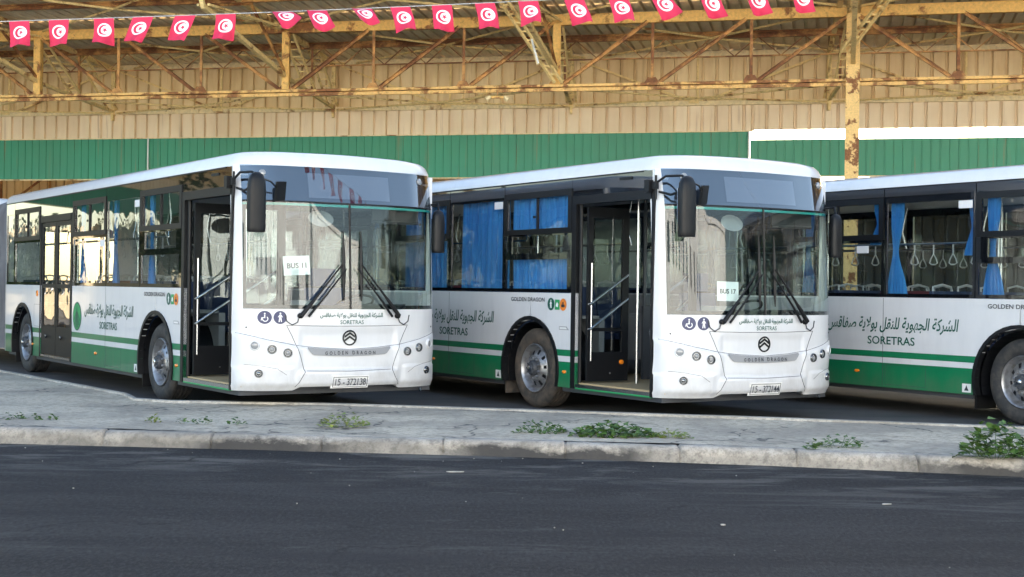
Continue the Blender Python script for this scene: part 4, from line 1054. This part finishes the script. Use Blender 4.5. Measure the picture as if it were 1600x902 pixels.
# knee braces and the thin lattice under the middle purlin
for (a, za), (c, tc, zc) in (((6.80, 6.25), (7.75, -1.6, 7.30)), ((.98, 5.75), (.05, -1.6, 7.30)), ((-17.4, 6.2), (-16.4, -1.6, 7.3))):
    b = MB(); p, q = sh(a, -.2, za), sh(c, tc, zc); ladder(b, p, q, .16, .026, .22); sb(b, 'knee_brace', 'brace_paint')
for s in NODE[:-1]:
    if not (-24 < s < 30): continue
    b = MB(); zt = roof_z(2.25) - .16; zb = zt - .42
    for j in range(6):
        a, c = s + j * 1.008, s + (j + 1) * 1.008
        b.beam(sh(a, 2.25, zt), sh((a + c) / 2, 2.25, zb), .022, .022); b.beam(sh((a + c) / 2, 2.25, zb), sh(c, 2.25, zt), .022, .022)
    b.beam(sh(s, 2.25, zb), sh(s + 6.05, 2.25, zb), .03, .03); sb(b, 'lattice_purlin', 'rusty_steel')
    for a, c in ((s + .1, s + 5.5), (s + 5.95, s - .4)):
        b = MB(); b.tube([sh(a, .05, ZC), sh((a + c) / 2, 2.2, 5.70), sh(c, TW - .05, 5.86)], .022, 6); sb(b, 'tie_rod', 'brace_paint')
# purlins under the sheets
for t, mat, h in ((-4.5, 'rusty_steel', .16), (-2.1, 'rusty_steel', .12), (1.0, 'rusty_steel', .06), (2.25, 'rusty_steel', .15), (8, 'rusty_steel', .15), (12, 'rusty_steel', .15), (16, 'rusty_steel', .15), (20, 'rusty_steel', .15)):
    b = MB(); z = roof_z(t) - .03 - h / 2; b.beam(sh(S0, t, z - h * .36), sh(S1, t, z - h * .36), .09, h * .28); b.beam(sh(S0, t, z + h * .36), sh(S1, t, z + h * .36), .09, h * .28); b.beam(sh(S0, t + .02, z), sh(S1, t + .02, z), .012, h * .8)
    sb(b, 'purlin', mat)
# crossed wind-bracing rods in the roof plane
for k, s in enumerate(NODE[:-1]):
    if not (-24 < s < 30): continue
    for (ta, tb) in ((.1, 4.2), (-4.1, -.1)):
        for a, c in (((s + .15, ta), (s + 5.9, tb)), ((s + 5.9, ta), (s + .15, tb))):
            b = MB(); za, zb = roof_z(a[1]) - .12, roof_z(c[1]) - .12
            mid = sh((a[0] + c[0]) / 2, (ta + tb) / 2, (za + zb) / 2 - .07); b.tube([sh(*a, za), mid, sh(*c, zb)], .026, 6); sb(b, 'tie_rod', 'brace_paint')
# second, lower bay behind the hanging wall
b = MB(); ribbed(b, -30, -1.2, 3.3, 5.55, 16, .325, .062, .055); sb(b, 'rear_cladding', 'beige_cladding')
b = MB()
for s in lin(-30, -1.2, 16): b.beam(sh(s, 15.8, 3.3), sh(s, 15.8, 5.6), .07, .07); 
for s in lin(-30, -3.2, 15): b.beam(sh(s, 15.8, 4.0), sh(s + 1.8, 15.8, 5.2), .06, .06)
b.beam(sh(-30, 15.8, 5.3), sh(-1.2, 15.8, 5.3), .1, .12); b.beam(sh(-30, 15.8, 4.1), sh(-1.2, 15.8, 4.1), .1, .1); sb(b, 'rear_truss', 'rusty_steel')
for s in (-28, -16, -1.2):
    b = MB(); b.beam(sh(s, 16, 0), sh(s, 16, 7), .25, .25); sb(b, 'column', 'column_paint')
b = MB(); ribbed(b, -15, S1, 0, 4.3, 13.0, .325, .062, .055); sb(b, 'rear_blocker_wall', 'blocker_dark')  # added dark wall that blocks the sunlit yard behind the bus windows
# lamps
lampo = empty('strip_lamp', sh(-.35, -.1, 5.50)); tag(lampo, 'small white twin lamp hanging below the rusty bottom chord', 'lamp')
b = MB(); b.beam(Vector((-.13, 0, -.02)), Vector((.13, 0, -.02)), .05, .05); b.build('lamp_body', 'beam_paint', lampo)
b = MB(); b.tube([(-.15, 0, .0), (-.23, 0, -.07)], [.03, .06], 10); b.build('lamp_shade', 'rail_paint', lampo); b = MB(); b.tube([(.15, 0, .0), (.23, 0, -.07)], [.03, .06], 10); b.build('lamp_shade', 'rail_paint', lampo)
b = MB(); b.tube([(0, 0, .0), (0, 0, .13)], .015, 6); b.build('hanger', 'rusty_steel', lampo)
q0 = sh(.70, -1.3, 6.22); tl = empty('tube_lamp', q0); tag(tl, 'white fluorescent tube lamp fixed along a sloping roof strut', 'lamp')
b = MB(); b.beam(Vector((-.07, 0, .26)), Vector((.07, 0, -.26)), .07, .05); b.build('lamp_body', 'rail_paint', tl); b = MB(); b.tube([(-.06, -.045, .24), (.08, -.045, -.24)], .02, 8); b.build('tube', 'paper', tl)
# ------------------------------------------------------------------ bunting of small red flags across the street front
def along(px): # point on the cord for a horizontal place in the picture
    t = (px - 0) / 1260.0
    a, b_ = Vector((-5.087, 14, 4.01)), Vector((2.866, 14, 4.47))
    p = a + (b_ - a) * t; p.z -= .03 * sin(pi * t) * 1.0; return p
b = MB(); P = [along(x) for x in range(-700, 2301, 25)]; P[0].z += 0; b.tube(P, .004, 5); tag(b.build('rope', 'cord'), 'thin pale cord carrying the row of small red flags', 'cord')
FL = [(30, 8, .02, 6), (92, 4, -.01, 1), (162, 6, .02, -4), (224, 10, -.10, -14), (290, 10, -.10, -16), (353, 2, -.01, 2), (440, 74, .12, 10), (495, 55, .10, 6), (565, 72, .10, -8), (625, 18, .07, 12), (690, 9, .05, 3), (757, 7, .06, 5), (825, 22, .03, 8), (896, 10, .08, 4), (964, 10, .08, 6), (1030, 32, .10, 12), (1107, 10, .08, 5), (1180, 14, .06, 8), (1253, 12, .02, 0)]
LOOK = ['narrow and curling, first at the far end of the row', 'second in the row, hanging flat beside the first post', 'third in the row, hanging straight between two roof struts', 'fourth in the row, slanting with its lower edge lifted', 'fifth in the row, swung askew just before a large flat one',
        'sixth in the row, largest and flattest, just before the folded ones', 'first of the three blown up and folded together', 'half folded, its lower tip pointing down, over a truss post', 'third of the three folded ones, thin as a ribbon', 'tenth in the row, twisted with a pointed lower corner',
        'eleventh in the row, hanging plain after the twisted one', 'twelfth in the row, hanging plain over the beige top chord', 'just before the sloping yellow strut, disc squashed oval', 'just after the sloping yellow strut, lower corner trailing', 'fifteenth in the row, trailing corner over the beige chord',
        'sixteenth in the row, blown up and cut by the picture top', 'seventeenth in the row, its disc nearly cut by the picture top', 'eighteenth in the row, only its lower half inside the picture', 'last in the row, tip showing beside the tall column']
fr_ = random.Random(4)
for i, ((px, tilt, shear, bend), lk) in enumerate(zip(FL, LOOK)):
    p0 = along(px); w, h = .198, .262; T = rad(tilt); ph = fr_.uniform(0, 6); bd = rad(bend)
    def defo(x, y, o=0.):       # x in -.5...5 across, y 0..1 down
        X = x * w + shear * y + .02 * sin(2 * y + ph) * y; D = y * h
        wv = .024 * sin(5 * x + 3 * y + ph) * y + .014 * sin(9 * x + ph * 2) * y
        tt = T * (1 - .25 * y) + .20 * sin(3 * x + ph) * y
        Z = -D * cos(tt) + bd * x * w * y * .8; Y = -D * sin(tt) + wv
        return (X, Y - o, Z)
    b = MB(); b.grid(lambda x, y: defo(x, y), lin(-.5, .5, 13), lin(0, 1, 13), 0)
    cxy = (.02, .47)
    def rad_disc(r0, r1, cx, o, m, n=28, k=3):
        b.grid(lambda a, r_: defo(cx + r_ * cos(a) * h / w * .86, cxy[1] + r_ * sin(a) * .86, o), lin(0, 2 * pi, n), lin(r0, r1, k), m)
    for sg in (1, -1):
        rad_disc(.0005, .315, cxy[0], .0025 * sg, 1, 28, 5)
        R1, R2, d = .235, .185, .062
        V = []; n = 20
        for a in lin(rad(38), rad(322), n):
            V.append(defo(cxy[0] - .01 + R1 * cos(a) * h / w * .86, cxy[1] + R1 * sin(a) * .86, .0048 * sg))
            aa = math.atan2(R1 * sin(a), R1 * cos(a) - d); V.append(defo(cxy[0] - .01 + (d + R2 * cos(aa)) * h / w * .86, cxy[1] + R2 * sin(aa) * .86, .0048 * sg))
        b.add(V, [(2 * q, 2 * q + 1, 2 * q + 3, 2 * q + 2) for q in range(n - 1)], 0)
        st = [defo(cxy[0] + .055 + (.125 if q % 2 == 0 else .05) * cos(rad(36 * q + 90)) * h / w * .86, cxy[1] + (.125 if q % 2 == 0 else .05) * sin(rad(36 * q + 90)) * .86, .0048 * sg) for q in range(10)]
        c0 = defo(cxy[0] + .055, cxy[1], .0048 * sg); b.add(st + [c0], [(q, (q + 1) % 10, 10) for q in range(10)], 0)
    o = b.build('bunting_flag', ['flag_red', 'flag_white'], None, 60, p0)
    tag(o, 'red crescent flag, ' + lk, 'flag', 'small red flags on the bunting')

# ------------------------------------------------------------------ weeds along the pavement
def weed(name, x, y, rad_, hgt, n, mat, label, seed):
    r = random.Random(seed); b = MB()
    for i in range(int(n * .72)):
        a = r.uniform(0, 2 * pi); q = sqrt(r.random()) * rad_ * r.choice((1, 1, 1, 1.15)); cx, cy = q * cos(a) * 1.25, q * sin(a) * .7
        z = hgt * max(.1, 1 - (q / rad_) ** 2 * .75) * r.uniform(.1, 1.25) + .01
        L = r.uniform(.014, .030) * (1 + .6 * (rad_ > .2)); d = r.uniform(0, 2 * pi); el = r.uniform(-.3, .7)
        dx = Vector((cos(d) * cos(el), sin(d) * cos(el), sin(el))); sd_ = dx.cross(Vector((r.uniform(-.4, .4), r.uniform(-.4, .4), 1))).normalized(); c = Vector((cx, cy, z))
        up = sd_.cross(dx) * L * .25
        b.add([c - dx * L, c - dx * L * .2 + sd_ * L * .75 + up, c + dx * L, c - dx * L * .2 - sd_ * L * .75 + up, c - dx * .0], [(0, 4, 1), (1, 4, 2), (2, 4, 3), (3, 4, 0)])
        if i % 7 == 0: b.tube([(cx * .5, cy * .5, 0), (cx, cy, z)], .002, 4)
    o = b.build(name, mat, None, None, (x, y, .125)); tag(o, label, 'weed', 'weeds growing along the pavement'); return o
weed('weed_clump', -4.72, 13.50, .085, .07, 40, 'leaf', 'small dark weed tuft at the far end of the pavement, farthest of the three', 1)
weed('weed_clump', -4.52, 13.48, .065, .045, 26, 'leaf', 'tiny weed tuft, middle one of the three at the pavement end', 2)
weed('weed_clump', -4.34, 13.47, .05, .05, 18, 'leaf', 'thin weed sprig, last of the three at the pavement end', 3)
weed('weed_clump', -3.38, 13.45, .07, .06, 34, 'leaf_yellow', 'yellowish weed tuft standing alone below the articulated bus front wheel', 4)
weed('weed_clump', -3.09, 13.43, .05, .045, 16, 'leaf', 'faint little weed next to the yellowish tuft', 12)
weed('weed_clump', -2.90, 13.40, .085, .06, 40, 'leaf', 'low round weed tuft in front of the articulated bus door', 5)
weed('weed_clump', -2.58, 13.38, .07, .055, 30, 'leaf', 'small weed tuft under the front corner of the articulated bus', 6)
weed('weed_clump', -1.56, 13.30, .20, .11, 190, 'leaf_yellow', 'wide pale green weed patch below the articulated bus license plate', 7)
weed('weed_clump', .28, 12.92, .19, .10, 210, 'leaf', 'dark green weed patch below the dusty bus wheel', 8)
weed('weed_clump', .92, 12.68, .30, .11, 360, 'leaf', 'longest low weed patch, between the dark and the yellow patches', 9)
weed('weed_clump', 1.42, 12.60, .15, .07, 120, 'leaf_yellow', 'yellow green weed patch beside the longest patch', 10)
weed('weed_clump', 2.79, 12.12, .20, .08, 130, 'leaf', 'sparse weed tuft on the kerb below the blue-curtained bus headlights', 13)
weed('weed_clump', 2.52, 11.90, .05, .05, 34, 'leaf', 'tiny weed wedged in a kerb joint', 14)
weed('tall_weed', 3.92, 11.46, .24, .25, 430, 'leaf', 'tallest bushy weed, spilling over the kerb edge', 11)

# ------------------------------------------------------------------ litter on the road
def scrap(x, y, w, d, rz, label, seed):
    r = random.Random(seed); b = MB(); n = 7
    pts = [(w * cos(2 * pi * i / n) * r.uniform(.7, 1.1), d * sin(2 * pi * i / n) * r.uniform(.7, 1.1)) for i in range(n)]
    b.prism(pts, .0, .006, 'z'); o = b.build('litter_scrap', 'edge_concrete', None, None, (x, y, .002)); o.rotation_euler = (0, 0, rz); tag(o, label, 'litter', 'pale scraps lying on the road')
scrap(-.42, 11.1, .085, .022, .1, 'long white scrap on the road nearest the kerb', 1)
scrap(2.58, 9.7, .035, .02, .3, 'white scrap on the open road below the blue-curtained bus', 2)
scrap(1.32, 8.75, .018, .02, .3, 'tiny white pellet lowest on the road', 3)
gr = random.Random(21); b = MB()
for i in range(34):
    x, y = gr.uniform(-5.5, 5), gr.uniform(6.5, 12.0); q = gr.uniform(.002, .006) 
    if y > kerb_y(x) - .1: continue
    y = kerb_y(x) - .12 - (gr.random() ** 2) * 4.5
    b.prism([(x + q * cos(a) * gr.uniform(.7, 1.2), y + q * sin(a) * gr.uniform(.7, 1.2)) for a in lin(0, 5.2, 6)], .0, q * 1.1, 'z')
tag(b.build('grit', 'edge_concrete'), 'loose grit and small stones scattered over the road', 'grit', kind='stuff')

# ------------------------------------------------------------------ what stands around the place (seen in the glass)
def house(name, c, w, d, h, rz, mat, label, cols, floors):
    H = empty(name, (c[0], c[1], 0), rz); tag(H, label, 'building')
    b = MB(); b.box((-w / 2, 0, 0), (w / 2, d, h)); b.box((-w / 2 - .1, -.12, h - .003), (w / 2 + .1, d, h + .25)); b.build('wall', mat, H)
    for i in range(cols):
        for f in range(floors):
            x = -w / 2 + (i + .5) * w / cols; z = 1.0 + f * 3.1
            if z + 1.4 > h: continue
            b = MB(); b.box((x - .55, -.05, z), (x + .55, -.003, z + 1.35)); win = b.build('window', 'plaster_white', H)
            b = MB(); b.box((x - .48, -.062, z + .07), (x + .48, -.052, z + 1.28)); b.build('pane', 'shop_dark', win)
house('row_house', (-16, -9.3), 15, 8, 8.4, pi, 'plaster_white', 'pale two-storey house across the street behind the viewer', 5, 2)
house('row_house', (0, -9.3), 16, 8, 11.2, pi, 'plaster_white', 'white three-storey house straight across the street behind the viewer', 5, 3)  # row heights raised to bounce more sunlight onto the shed wall
house('row_house', (17, -9.3), 17, 8, 9.6, pi, 'plaster_white', 'white long house across the street, towards the tied-curtain bus', 6, 2)
house('row_house', (36, -9.3), 19, 8, 8.2, pi, 'plaster_white', 'plain house at the end of the street row', 6, 1)
house('cream_building', (-40, 54), 11, 6, 3.6, rad(90), 'plaster_cream', 'low cream building beyond the shed end, mirrored in the bus side', 5, 1)
b = MB(); b.box((-46, 62, 0), (-24, 62.3, 2.3)); b.box((-46.1, 61.95, 2.298), (-23.9, 62.35, 2.4)); tag(b.build('boundary_wall', 'earth'), 'pale boundary wall behind the trees beyond the shed end', 'wall')
def tree(c, h, r0, label, seed):
    T = empty('tree', (c[0], c[1], 0)); tag(T, label, 'tree', 'trees beyond the shed end'); r = random.Random(seed)
    b = MB(); b.tube([(0, 0, 0), (.1, 0, h * .3), (0, .1, h * .55)], [.2, .14, .08], 8)
    for k in range(5): a = r.uniform(0, 6.28); b.tube([(.08, .03, h * .35), (cos(a) * r0 * .5, sin(a) * r0 * .5, h * .62)], [.08, .03], 6)
    b.build('trunk', 'bark', T, 50); b = MB()
    cl = [Vector((r.gauss(0, r0 * .45), r.gauss(0, r0 * .45), h * .65 + r.gauss(0, h * .14))) for _ in range(22)]
    for i in range(1500):
        p = cl[i % 22] + Vector((r.gauss(0, .35), r.gauss(0, .35), r.gauss(0, .3))); L = r.uniform(.08, .18); d = Vector((r.gauss(0, 1), r.gauss(0, 1), r.gauss(0, 1))).normalized(); e = d.orthogonal().normalized()
        b.add([p - d * L, p + e * L * .6, p + d * L, p - e * L * .6], [(0, 1, 2, 3)])
    b.build('crown', 'tree_leaf', T)
tree((-34, 38), 5.0, 1.8, 'bushy tree nearest the shed end, mirrored in the bus windows', 1)
tree((-38, 41), 4.6, 2.0, 'wide tree between the nearest tree and the cream building', 2)
tree((-31, 33), 4.2, 1.6, 'lowest tree beside the yard at the shed end', 3)
tree((-33, 47), 3.4, 1.7, 'small round tree in front of the cream building', 4)
tree((-36, 53), 3.6, 1.7, 'tree standing against the cream building corner', 5)
tree((-27, 40), 3.2, 1.6, 'low bushy tree closest to the shed roof', 6)
tree((-44, 47), 5.2, 2.0, 'tallest tree past the cream building', 7)
